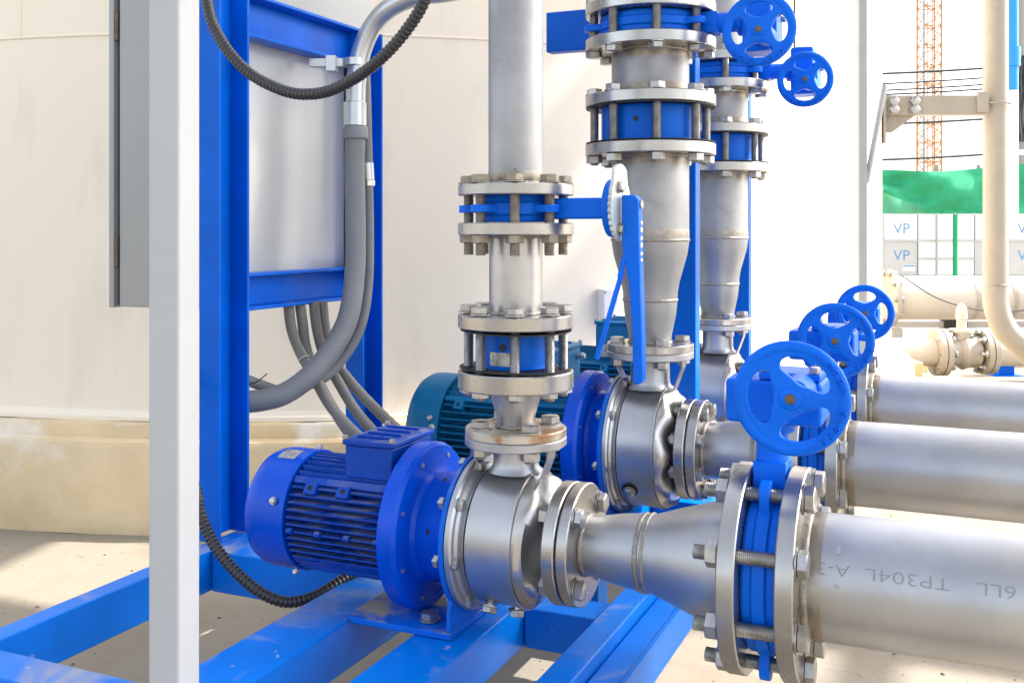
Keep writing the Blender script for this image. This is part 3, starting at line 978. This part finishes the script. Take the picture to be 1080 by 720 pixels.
# ------------------------------------------------------------------ columns two and three
def build_column():
    out = []
    r_ = thing('riser_pipe', 'wide stainless riser pipe at the top of the middle column', 'pipe', (0, 0, 1.3175), group='riser pipes')
    flange(r_, 'flange', 0, FT, .07, .139)
    MB().rev([(FT + .0003, .0826), (.8, .0826)], 72).obj('tube', M['riser'], r_)
    s_ = thing('spool_pipe', 'flanged stainless spool under the handwheel valve of the middle column', 'pipe', (0, 0, 1.124), group='spool pieces')
    flange(s_, 'flange', 0, FT, .07, .139)
    flange(s_, 'flange', .1195, .1195 + FT, .07, .139)
    MB().rev([(FT + .0003, .0826), (.1192, .0826)], 72).obj('tube', M['riser'], s_)
    weld(s_, FT + .002, .083)
    weld(s_, .118, .083)
    tint(s_, .036, .0826, w=.009)
    tint(s_, .108, .0826, w=.008)
    st_ = [bolt_mesh(.0195, .0793 + 2 * FT + .002, .004, 'bolt', True, k) for k in (0, 1)]
    k_ = build_check_valve('blue wafer check valve on the middle column', .0790, .1045, .138, .1195, st_, M['blue'], 'check valves')
    k_.location = (0, 0, 1.0840)
    d_ = thing('reducer', 'long grey stainless reducer narrowing down to the middle pump', 'reducer', (0, 0, .6030), group='vertical reducers')
    f2 = flange(d_, 'flange', 0, .0165, .03, .0925)
    flange(d_, 'flange', .4165, .4405, .07, .139)
    MB().rev([(.0168, .0455), (.035, .0462), (.075, .0545), (.098, .0572), (.1085, .0577)], 72).obj('lower_cone', M['riser'], d_)
    MB().rev([(.1092, .0577), (.125, .0585), (.150, .063), (.205, .0785), (.228, .0820), (.2365, .0826)], 72).obj('upper_cone', M['riser'], d_)
    MB().rev([(.2372, .0826), (.4162, .0826)], 72).obj('tube', M['riser'], d_)
    weld(d_, .1088, .0577)
    weld(d_, .2368, .0826)
    tint(d_, .2505, .0826, w=.009)
    tint(d_, .405, .0826, w=.008)
    weld(d_, .018, .0462)
    weld(d_, .415, .0828)
    ring_of('bolt', f2, bolt_mesh(.0175, .032, .004, 'bolt', True), 4, .0730, (0, 0, .0008), 'Z', R(45 - 10))
    return [r_, s_, k_, d_]


col2 = build_column()
names3 = ['wide stainless riser pipe at the top of the farthest column', 'flanged stainless spool under the handwheel valve of the farthest column',
          'blue wafer check valve on the farthest column', 'grey stainless reducer narrowing down to the farthest pump']
for o, lab in zip(col2, names3):
    c3 = copy_tree(o)
    c3['label'] = lab
    c3.location = (XC3, Y3, o.location.z)
    o.location = (XC2, Y2, o.location.z)


# ------------------------------------------------------------------ suction lines
def suction_reducer(X0, y, x0, x1, r0, Rf, nb, label, first_t, wx, wr):
    """from pump suction flange at x0 to valve flange ending at x1 (relative to X0)"""
    t = thing('suction_reducer', label, 'reducer', (X0, y, AXZ), group='suction reducers')
    g_ = MB().rev([(x0 - .0028, r0), (x0 - .0028, Rf - .003), (x0 - .0003, Rf - .003), (x0 - .0003, r0)], 64, 'X', closed=True).obj('gasket', M['gasket'], t)
    fl = flange(t, 'flange', x0, x0 + first_t, r0 - .006, Rf, 'X')
    ring_of('bolt', fl, [bolt_mesh(.0165 if nb == 4 else .0155, first_t + .022, .004, 'bolt', True, k) for k in (0, 1)], nb, Rf - .0175, (x0 - .0012 + (first_t - .019) / 2, 0, 0), 'X', R(45) if nb == 4 else R(22.5))
    xa = x0 + first_t + .0003
    xm = wx
    MB().rev([(xa, r0), (xa + .018, r0 + .0006), (xa + (xm - xa) * .55, r0 + (wr - r0) * .62), (xm - .010, wr - .0006), (xm - .0005, wr)], 64, 'X').obj('small_cone', M['steel'], t)
    xe = x1 - FT - .0003
    L = xe - xm
    MB().rev([(xm + .0005, wr), (xm + L * .10, wr + .001), (xm + L * .35, wr + (.0826 - wr) * .42), (xm + L * .70, wr + (.0826 - wr) * .92), (xm + L * .86, .0826), (xe, .0826)], 72, 'X').obj('large_cone', M['steel'], t)
    weld(t, xm - .004, wr - .0006, 'X', w=.004)
    weld(t, xm + .006, wr, 'X', w=.0035)
    weld(t, xa + .002, r0 + .001, 'X')
    flange(t, 'flange', x1 - FT, x1, .07, .14, 'X')
    return t


def sred(X0, VX):
    return VX - gap6 / 2 - X0
suction_reducer(XC1, Y1, .0981, sred(XC1, VX1), .0425, .089, 4, 'double stainless reducer in front, from small pump to suction valve', .0165, .2058, .0545)
suction_reducer(XC2, Y2, .1010, sred(XC2, VX2), .0570, .104, 8, 'stainless suction reducer between the middle pump and its valve', .0205, .2330, .0765)
suction_reducer(XC3, Y3, .1010, sred(XC3, VX3), .0570, .104, 8, 'stainless suction reducer beside the farthest pump, mostly hidden', .0205, .2330, .0765)

for i, (VX, y, lab) in enumerate(((VX1, Y1, 'large stainless suction pipe in the right foreground with faint printed letters'),
                                  (VX2, Y2, 'middle large stainless suction pipe at the right'),
                                  (VX3, Y3, 'farthest large stainless suction pipe at the right'))):
    x0 = VX + gap6 / 2
    t = thing('suction_pipe', lab, 'pipe', (x0, y, AXZ), group='suction pipes')
    flange(t, 'flange', 0, FT, .07, .14, 'X')
    MB().rev([(FT + .0003, .0826), (2.6, .0826)], 96, 'X').obj('tube', M['steel'], t)
    weld(t, FT + .003, .0832, 'X', w=.006)
    tint(t, FT + .017, .0826, 'X', w=.008)
    if i == 0:
        for word, xw, wd in (('A-3', .0215, .038), ('TP304L', .078, .098), ('6LL', .205, .042), ('LD', .276, .040)):
            v, f = text_geo(word, .0215, 0, .00035)
            W0, W = min(q.x for q in v), max(q.x for q in v)
            o_ = []
            for q in v:                               # upside down: reads from the far end
                xx = FT + .0 + xw + (W - q.x) / (W - W0) * wd
                phi = R(29) - (q.y) / .0826
                o_.append(Vector((xx, -math.cos(phi) * .0834, math.sin(phi) * .0834)))
            MB().add(o_, f).obj('printed_word', M['print'], t)
        for xx, p0, p1 in ((.066, 38, 46), (.066, 9, 12)):  # two small pale rectangles on the pipe wall
            q4 = [Vector((xx + a_, -math.cos(R(e)) * .0834, math.sin(R(e)) * .0834)) for e in (p0, p1) for a_ in (0, .005)]
            MB().add(q4, [(0, 1, 3, 2)]).obj('pale_mark', M['dullgrey'], t)

# ------------------------------------------------------------------ conduits and cables
gc = thing('steel_conduit', 'bent shiny steel conduit clamped to the top of the blue stand', 'conduit')
pts = [at(520, -18, 2.1), at(470, -8, 2.16), at(440, -4, 2.2), (at(412, 8, 2.22)), at(393, 28, 2.24), at(381, 55, 2.25), at(376, 85, 2.25), at(375, 125, 2.25)]
MB().tube(pts, .0215, 20, step=.012).obj('tube', M['galv'], gc, sharp=60)
q = at(374.5, 123, 2.25)
MB().rev([(-.022, .0235), (-.020, .025), (.03, .025), (.032, .0225)], 24, 'Z', q).obj('coupling', M['galv'], gc)
nut = MB()
nut.rev([(-.050, .0265), (-.048, .0285), (-.026, .0285), (-.0225, .0265)], 12, 'Z', q)
nut.obj('gland_nut', M['flex'], gc)
cp = at(374, 66, 2.25)
cl = MB()
cl.rev([(-.008, .0222), (-.008, .0262), (.008, .0262), (.008, .0222)], 24, 'Z', cp, closed=True)
cl.box(-.10, -.02, -.002, .022, -.009, .009, Matrix.Translation(cp) @ Matrix.Rotation(TH, 4, 'Z'))
cl.box(-.062, -.04, -.012, .02, -.02, .014, Matrix.Translation(cp) @ Matrix.Rotation(TH, 4, 'Z'))
cl.obj('clamp', M['galv'], gc, bevel=.001)

def corr(r, amp, per):
    return lambda i: r + (amp if (i // per) % 2 else 0)

def cable(name, label, cat, path, r, m, n=14, step=.008, rad=None, group=None, ties=()):
    t = thing(name, label, cat, group=group)
    MB().tube(path, r, n, rad, step).obj('sheath', m, t, sharp=60)
    return t
z0 = at(374.5, 151, 2.25)
cable('flexible_conduit', 'thick grey flexible conduit looping down in front of the stand', 'conduit',
      [q + Vector((0, 0, -.049)), at(374, 180, 2.25), at(375, 240, 2.24), at(374, 290, 2.22), at(367, 335, 2.19), at(350, 368, 2.16), at(327, 396, 2.13), at(300, 415, 2.11), at(275, 422, 2.10), at(250, 424, 2.09), at(225, 425, 2.10)],
      .0225, M['flex'], 18, .0035, corr(.0222, .0006, 1))
tc_ = thing('flexible_conduit', 'thinner grey conduit running just right of the thick one', 'conduit')
MB().tube([at(384, 40, 2.28), at(386, 100, 2.28), at(388, 180, 2.28), at(389, 240, 2.28), at(388, 300, 2.27), at(380, 345, 2.25), at(360, 380, 2.23), at(338, 400, 2.2), at(300, 412, 2.17), at(275, 406, 2.15), at(240, 392, 2.12)], .0115, 14, step=.01).obj('sheath', M['flex'], tc_, sharp=60)
MB().rod(at(387, 172, 2.28), at(388, 190, 2.28), .0145, 14).rod(at(388, 190.5, 2.28), at(388, 196, 2.28), .018, 6).obj('gland_nut', M['galv'], tc_)

for i, (lab, pts) in enumerate((
        ('leftmost grey cable hanging from the lower bar of the blue stand', [(304, 318, 2.2), (307, 345, 2.2), (316, 370, 2.2), (330, 395, 2.18), (350, 430, 2.14), (380, 462, 2.08), (410, 490, 2.0)]),
        ('second grey cable from the left under the stand', [(316, 318, 2.22), (319, 340, 2.22), (323, 368, 2.22), (336, 402, 2.2), (354, 435, 2.16), (378, 470, 2.1), (400, 492, 2.04)]),
        ('third grey cable from the left under the stand', [(331, 318, 2.24), (334, 345, 2.24), (342, 375, 2.24), (358, 405, 2.22), (376, 434, 2.18), (400, 462, 2.1), (424, 488, 2.02)]),
        ('rightmost grey cable hanging from the lower bar of the blue stand', [(340, 318, 2.26), (343, 345, 2.26), (352, 378, 2.26), (370, 403, 2.24), (393, 428, 2.2), (418, 452, 2.12), (445, 482, 2.02)]))):
    t = cable('power_cable', lab, 'cable', [at(*p) for p in pts], .0115, M['cable'], 14, .012, group='grey cables under the stand')
    if i in (0, 2):
        p = [at(*x) for x in pts]
        a_, b_ = p[2], p[3]
        MB().rod(a_.lerp(b_, .30), a_.lerp(b_, .36), .0130, 12).obj('cable_tie', M['white'], t)
    ws = MB().tube([at(262, 405, 2.06), at(272, 402, 2.05), at(279, 396, 2.05), at(282, 394, 2.05)], .0012, 6, step=.005) if i == 0 else None
    if ws: tag(ws.obj('tie_wire', M['wire']), 'thin loose black tie wire on the grey conduits', 'wire')

cable('corrugated_conduit', 'black corrugated hose drooping across the top of the blue stand', 'hose',
      [at(213, -60, 1.72), at(214, -25, 1.71), at(218, 0, 1.70), at(225, 27, 1.69), at(243, 57, 1.67), at(267, 80, 1.65), at(300, 96, 1.62), at(325, 99.5, 1.6), at(350, 95, 1.58), at(380, 79, 1.55), at(407, 57, 1.52), at(431, 29, 1.5), at(448, 0, 1.48), at(460, -40, 1.46)],
      .0092, M['black'], 14, .0019, corr(.0082, .0013, 2))
cable('corrugated_conduit', 'black corrugated hose curving down beside the white post to the motor', 'hose',
      [at(180, 330, 2.1), at(182, 400, 1.95), at(192, 470, 1.84), at(207, 518, 1.78), at(211, 540, 1.76), at(224, 571, 1.74), at(248, 602, 1.72), at(276, 625, 1.71), at(303, 634.5, 1.71), at(330, 629, 1.72), at(352, 617, 1.74), at(372, 604, 1.77), at(392, 590, 1.80)],
      .0092, M['black'], 14, .0019, corr(.0086, .0014, 2))

# junction box on the tank wall
jp = at(642, 322, 3.50)
nrm = Vector((jp.x - TC.x, jp.y - TC.y, 0)).normalized()
jp2 = Vector((TC.x, TC.y, 0)) + nrm * TR
jb = thing('junction_box', 'small pale plastic junction box on the tank wall behind the lever', 'box', (jp2.x, jp2.y, jp.z), (0, 0, math.atan2(nrm.y, nrm.x) + PI / 2))
MB().box(-.026, .032, -.045, -.0005, -.056, .056).obj('body', M['jbox'], jb, bevel=.003)
for xx in (-.02, .026):
    for z_ in (-.045, .045):
        MB().rod((xx, -.0465, z_), (xx, -.0448, z_), .003, 10).obj('screw', M['dark'], jb)
MB().rod((.004, -.02, -.075), (.004, -.02, -.0565), .010, 12).rod((.004, -.02, -.075), (-.006, -.012, -.15), .007, 12).obj('cable_gland', M['flex'], jb)

# ------------------------------------------------------------------ background at the right
def bgt(name, label, cat, r, f, Z=GZ, group=None):
    p = rf(r, f, Z)
    return thing(name, label, cat, p, (0, 0, TH), group)
def pxr(px, f): return (px - 540) / 1080 * f
def pyz(py, f): return EYE - (py - 243) / 1080 * f

# bracket on the tank flank, and the thin pale upright beside it
f = 5.18
br = bgt('pipe_bracket', 'beige steel bracket arm reaching from the tank to the tall pipe', 'bracket', pxr(930, f), f, pyz(112, f))
w = pxr(1037, f) - pxr(930, f)
MB().box(-.012, 0, -.06, .06, pyz(152, f) - pyz(112, f), pyz(92, f) - pyz(112, f)).obj('wall_plate', M['beige'], br, bevel=.002)
arm = MB()
arm.box(.0005, w, -.035, -.029, -.047, .050)
arm.box(.0005, w, -.0285, .04, .043, .050)
arm.box(.0005, w, -.0285, .04, -.047, -.040)
arm.obj('arm', M['beige'], br, bevel=.0015)
MB().prism([(.0005, -.0475), (.17, -.0475), (.05, -.135), (.0005, -.135)], -.03, -.022, 'Z', Matrix.Rotation(PI / 2, 4, 'X') @ Matrix.Translation((0, 0, .02))).obj('gusset', M['beige'], br)
for xx in (.045, .15):
    for z_ in (-.022, .02):
        link('bolt', bolt_mesh(.028, .008, 0, 'bolt', False), br, (xx, -.037, z_), (PI / 2, 0, 0))
ub = MB()
ub.box(w - .05, w + .004, -.05, -.0355, -.035, .065)
ub.rev([(-.004, .066), (-.004, .072), (.004, .072), (.004, .066)], 32, 'Z', (w + .065, .0, .012), closed=True)
ub.obj('u_bolt', M['beige'], br, bevel=.001)

f = 5.2
tp = bgt('vertical_pipe', 'tall beige vertical pipe at right bending away at its foot', 'pipe', pxr(1050, f), f)
zz_ = lambda py: pyz(py, f) - GZ
rp_ = .0595
MB().tube([(0, 0, 3.4), (0, 0, 2.4), (0, 0, 1.2), (0, 0, zz_(300))], rp_, 32, step=.05).obj('tube', M['beige'], tp, sharp=60)
MB().tube([(0, 0, zz_(301)), (.001, 0, zz_(318)), (.018, 0, zz_(334)), (.055, 0, zz_(349)), (.12, 0, zz_(362))], rp_ * 1.02, 32, step=.01).obj('elbow', M['beige'], tp, sharp=60)
MB().tube([(.121, 0, zz_(362.3)), (.35, 0, zz_(408))], rp_, 32, step=.05).obj('sloping_tube', M['beige'], tp, sharp=60)
weld(tp, zz_(300.5), rp_, w=.006)

f = 4.25
vp_ = bgt('thin_upright', 'thin pale grey upright running up the tank flank at right', 'post', pxr(909, f), f)
MB().box(-.017, .017, -.017, .017, 0, 3.2).obj('tube', M['dullgrey'], vp_, bevel=.002)
MB().tube([(.02, 0, pyz(193, f) - GZ), (.095, 0, pyz(90, f) - GZ)], .012, 8, step=.2).obj('brace', M['dullgrey'], vp_)

hr = bgt('hanger_rod', 'thin brown rod hanging above the farthest handwheel', 'rod', pxr(838, 2.75), 2.75, pyz(51, 2.75))
MB().rod((0, 0, 0), (0, 0, .9), .003, 8).obj('rod', M['brass'], hr)

f = 7.2
big = bgt('header_pipe', 'large cream header pipe lying across the right background', 'pipe', pxr(936, f), f)
zc_ = pyz(314, f) - GZ
MB().rev([(.03, .001), (.03, .153), (6.5, .153)], 48, 'X', (0, 0, zc_)).obj('tube', M['cream'], big)
for xx in (.56, .82, 1.9):
    MB().rev([(xx, .1525), (xx, .157), (xx + .03, .157), (xx + .03, .1525)], 48, 'X', (0, 0, zc_), closed=True).obj('band', M['beige'], big)
hf = flange(big, 'end_flange', 0, .029, .02, .20, 'X', (0, 0, zc_), M['beige'])
ring_of('bolt', hf, bolt_mesh(.024, .03, .01, 'bolt', False), 10, .178, (.014, 0, zc_), 'X')
for xx in (1.3, 3.4, 5.6):
    MB().box(xx - .06, xx + .06, -.12, .12, 0, zc_ - .13).obj('saddle', M['conc'], big)
wr = MB()
wr.tube([Vector((.03, -.16, zc_ + .17)), Vector((.25, -.20, zc_ + .02)), Vector((.5, -.21, zc_ - .06)), Vector((.75, -.21, zc_ - .08)), Vector((.95, -.20, zc_ - .05)), Vector((1.3, -.19, zc_ + .06))], .005, 6, step=.03)
wr.obj('slack_wire', M['wire'], big)

f = 6.3
sm = bgt('branch_pipe', 'smaller cream pipe with flanged valve low in the right background', 'pipe', pxr(930, f), f)
zc2 = pyz(371, f) - GZ
def sx_(px): return pxr(px, f) - pxr(930, f)
for a_, b_ in ((930, 984), (1044, 1300)):
    MB().rev([(sx_(a_), .086), (sx_(b_), .086)], 40, 'X', (0, 0, zc2)).obj('tube', M['cream'], sm)
for a_ in (984.5, 991, 1034, 1040.5):
    fl_ = flange(sm, 'flange', sx_(a_), sx_(a_) + .032, .05, .145 if a_ < 1000 else .135, 'X', (0, 0, zc2), M['beige'])
    if a_ in (991, 1034):
        ring_of('bolt', fl_, bolt_mesh(.022, .05, .02, 'bolt', False), 8, .115, (sx_(a_) + .02, 0, zc2), 'X')
MB().box(1.2, 1.3, -.1, .1, 0, zc2 - .08).box(.12, .24, -.1, .1, 0, zc2 - .075).obj('saddle', M['conc'], sm)
gv = bgt('gate_valve', 'small cream gate valve with upright bonnet between the background flanges', 'valve', pxr(1014, f), f, zc2 + GZ)
MB().rev([(-.115, .07), (-.09, .10), (-.03, .085), (0, .11), (.04, .095), (.09, .10), (.115, .07)], 32, 'X').obj('body', M['beige'], gv)
MB().rev([(.08, .05), (.12, .05), (.122, .075), (.14, .075), (.143, .03), (.20, .028), (.205, .035), (.27, .03), (.30, .012)], 24, 'Z').obj('bonnet', M['cream'], gv)
MB().box(-.12, .09, -.035, .035, .1205, .1395).obj('yoke', M['beige'], gv, bevel=.003)

f = 6.6
bs = bgt('pipe_stand', 'short bright blue steel pipe stand under the branch pipe', 'stand', pxr(1058, f), f)
MB().box(-.05, .05, -.05, .05,   .006, .255).obj('post', M['blue'], bs, bevel=.003)
MB().box(-.09, .09, -.09, .09, 0, .0055).obj('foot_plate', M['blue'], bs)

f = 5.6
stp = bgt('concrete_steps', 'pale concrete steps beside the end of the branch pipe', 'steps', pxr(945, f), f)
for k, (x0, x1, h_) in enumerate(((-.08, .05, .24), (.051, .11, .17), (.111, .17, .10))):
    MB().box(x0, x1, -.25, .25, 0, h_).obj('step', M['conc'], stp, bevel=.006)

f = 8.5
eq = bgt('pipe_rack', 'low dark steel rack seen between the two cream pipes', 'rack', pxr(938, f), f)
MB().box(0, 3.2, -.03, .03, pyz(345, f) - GZ, pyz(338.5, f) - GZ).obj('rail', M['mastgrey'], eq)
for k in range(5):
    MB().box(.03 + k * .62, .10 + k * .62, -.028, .028, 0, pyz(346, f) - GZ).obj('leg', M['mastgrey'], eq)
MB().box(.44, .62, -.06, .06, pyz(347, f) - GZ, pyz(336, f) - GZ).obj('motor', M['dark'], eq)

# sectional panel tank with VP marks
f = 15.0
pt = bgt('panel_tank', 'white sectional panel water tank with blue VP marks', 'tank', pxr(932, f), f)
cols = [932, 968.5, 988, 1008, 1028.5, 1063, 1098, 1130]
rows = [(226, 254), (254, 273), (273, 291), (291, 330), (330, 369)]
zt_ = lambda py: pyz(py, f) - GZ
x_of = lambda px: pxr(px, f) - pxr(932, f)
MB().box(-1.2, x_of(1132), .03, 2.2, 0, zt_(226) - .01).obj('tank_body', M['grp'], pt)
for i in range(len(cols) - 1):
    for j, (ya, yb) in enumerate(rows):
        if i in (0, 4, 5) and j in (1, 2):
            if j == 2: continue
            yb = 291
        m_ = M['grpgrey'] if (i in (0, 4, 5) and j == 1) else M['grp']
        p_ = MB().box(x_of(cols[i]) + .012, x_of(cols[i + 1]) - .012, 0, .029, zt_(yb) + .012, zt_(ya) - .012).obj('panel', m_, pt, bevel=.006)
        if i in (0, 5) and j in (0, 1):
            v, fc = text_geo('VP', .22)
            MB().add([Vector((q.x + x_of(cols[i]) + .14, -.0015, q.y + (zt_(ya) + zt_(yb)) / 2 - .06 + (.03 if j else -.03))) for q in v], fc).obj('mark', M['ink'], p_)
        if i in (0, 5) and j == 1:
            MB().box(x_of(cols[i]) + .28, x_of(cols[i]) + .46, -.003, -.0005, zt_(yb) + .07, zt_(yb) + .16).obj('sticker', M['grp'], p_)
            MB().box(x_of(cols[i]) + .285, x_of(cols[i]) + .455, -.0045, -.0032, zt_(yb) + .135, zt_(yb) + .155).obj('sticker_stripe', M['ink'], p_)
for px in cols[:-1]:
    MB().box(x_of(px) - .010, x_of(px) + .010, -.012, .0295, 0, zt_(225)).obj('upright', M['galv'], pt)
for py in (226, 254, 273, 291):
    for xa_, xb_ in (((932, 1132),) if py != 273 else ((968.5, 1028.5), (1098, 1132))):
        MB().box(x_of(xa_), x_of(xb_), -.016, -.0122, zt_(py) - .010, zt_(py) + .010).obj('rail', M['galv'], pt)

gp = bgt('green_pole', 'slim green pole in front of the white panel tank', 'pole', pxr(1007.5, 14.6), 14.6)
MB().rod((0, 0, 0), (0, 0, pyz(226, 14.6) - GZ), .035, 10).obj('pole', M['net'], gp)
MB().box(-.16, .16, -.02, .02, pyz(225, 14.6) - GZ, pyz(222.5, 14.6) - GZ).obj('cap', M['net'], gp)

# green screen netting
f = 19.0
def net_sheet(x0, x1, top, bot, mb, depth, seed):
    rn_ = random.Random(seed)
    nx, nz = 44, 12
    vs_, fs_ = [], []
    for i in range(nx + 1):
        u = i / nx
        px = x0 + (x1 - x0) * u
        for j in range(nz + 1):
            w_ = j / nz
            py = bot(u) + (top(u) - bot(u)) * w_
            d = depth + .10 * math.sin(u * 9 + w_ * 5 + seed) + .05 * math.sin(u * 23 - w_ * 11)
            vs_.append(Vector((pxr(px, f), d, pyz(py, f))))
    for i in range(nx):
        for j in range(nz):
            a = i * (nz + 1) + j
            fs_.append((a, a + nz + 1, a + nz + 2, a + 1))
    return mb.add(vs_, fs_)
nt = bgt('screen_net', 'green netting screen hanging behind the white panel tank', 'net', 0, f, 0)
net_sheet(926, 1100, lambda u: 186 - 14 * u + 6 * math.sin(u * 3), lambda u: 262, MB(), .25, 1).obj('back_sheet', M['netpale'], nt, sharp=180)
net_sheet(926, 1100, lambda u: 179 + 9 * math.sin(min(1, u * 2.2) * PI * .5) - 17 * u, lambda u: 203 + 34 * min(1, u * 2.1), MB(), -.15, 4).obj('front_sheet', M['net'], nt, sharp=180)
for k, px in enumerate((900, 1000, 1045, 1072)):
    MB().rod((pxr(px, f), .5, GZ), (pxr(px, f), .5, pyz(172, f)), .04, 8).obj('pole', M['mastgrey'], nt)

# tower crane mast
f = 85.0
cr = bgt('tower_crane', 'orange lattice mast of a tower crane against the pale sky', 'crane', pxr(980, f), f)
hw, cell, top = .72, 1.6, 34.0
for sx in (-1, 1):
    for sy in (-1, 1):
        MB().box(sx * hw - .06, sx * hw + .06, sy * hw - .06, sy * hw + .06, 0, top).obj('corner_post', M['orange'] if sx * sy < 0 or sx > 0 else M['mastgrey'], cr)
for face in range(4):
    rot = Matrix.Rotation(PI / 2 * face, 4, 'Z')
    lat = MB()
    k = 0
    z_ = 0.2
    while z_ < top - cell:
        for (pa, pb2) in (((-hw, z_), (hw, z_)), ((-hw, z_), (hw, z_ + cell * .5)), ((hw, z_ + cell * .5), (-hw, z_ + cell))):
            lat.rod(rot @ Vector((pa[0], -hw, pa[1])), rot @ Vector((pb2[0], -hw, pb2[1])), .05, 6)
        z_ += cell
    lat.obj('lattice', M['orange'], cr)
lad = MB()
for sx in (-.2, .2):
    lad.box(sx - .03, sx + .03, -.2, -.14, 0, top)
z_ = .3
while z_ < top:
    lad.box(-.2, .2, -.19, -.15, z_, z_ + .04)
    z_ += .35
lad.obj('ladder', M['orange'], cr)
for z_ in (14, 21.2):
    MB().box(-hw - .1, hw + .1, -hw - .12, -hw - .06, z_, z_ + .12).obj('tie_collar', M['orange'], cr)

# overhead wires
f = 32.0
for k, (ya, yb, lab) in enumerate(((78, 72.5, 'topmost thin overhead wire crossing in front of the crane'), (90, 82, 'second overhead wire from the top'),
                                   (97, 89, 'third overhead wire from the top'), (101, 94, 'fourth overhead wire just above the bracket arm'),
                                   (130, 126.5, 'overhead wire just below the bracket arm'), (168.5, 163.5, 'lowest overhead wire just above the green netting'))):
    t = thing('overhead_wire', lab, 'wire', group='overhead wires')
    A_, B_ = Vector(at(690, ya + 6, f)), Vector(at(1150, yb - 3.5, f))
    pts = [A_.lerp(B_, u) - Vector((0, 0, .25 * (1 - (2 * u - 1) ** 2))) + Vector((0, 0, .2)) for u in (0, .25, .5, .75, 1)]
    MB().tube(pts, .036 if k in (0, 4, 5) else .026, 6, step=.6).obj('strand', M['wire'], t)

f = 15.9
lb = bgt('blue_drop_pipe', 'light blue and white pipe standing on the panel tank right of the beige pipe', 'pipe', pxr(1068, f), f, pyz(226, f))
zl = lambda py: pyz(py, f) - pyz(226, f)
MB().rod((0, 0, zl(95)), (0, 0, zl(-60)), .085, 20).obj('blue_tube', M['lightblue'], lb)
MB().rod((0, 0, zl(70)), (0, 0, zl(50)), .115, 20).obj('coupling', M['lightblue'], lb)
MB().rod((0, 0, -.2), (0, 0, zl(95.5)), .085, 20).obj('white_tube', M['grp'], lb)
MB().box(-.01, .9, -.04, .04, zl(163), zl(158)).obj('side_arm', M['grp'], lb)

f = 26.0
up = bgt('utility_pole', 'grey utility pole with tangled dark cables at the right edge', 'pole', pxr(1077, f), f)
MB().rod((0, 0, 0), (0, 0, 9), .13, 12, r1=.1).obj('pole', M['mastgrey'], up)
rn_ = random.Random(5)
for k in range(4):
    MB().box(-.35, .5, -.06, .06, pyz(18 + 15 * k, f) - GZ, pyz(13 + 15 * k, f) - GZ).obj('crossarm', M['grp'] if k < 3 else M['mastgrey'], up)
tg = MB()
for k in range(6):
    x_ = -.16 + .05 * k
    tg.tube([Vector((x_ + rn_.uniform(-.06, .06), -.16 + rn_.uniform(-.04, .04), pyz(py, f) - GZ)) for py in (60, 80, 100, 125, 150)], .018, 6, step=.2)
tg.obj('cable_tangle', M['wire'], up)
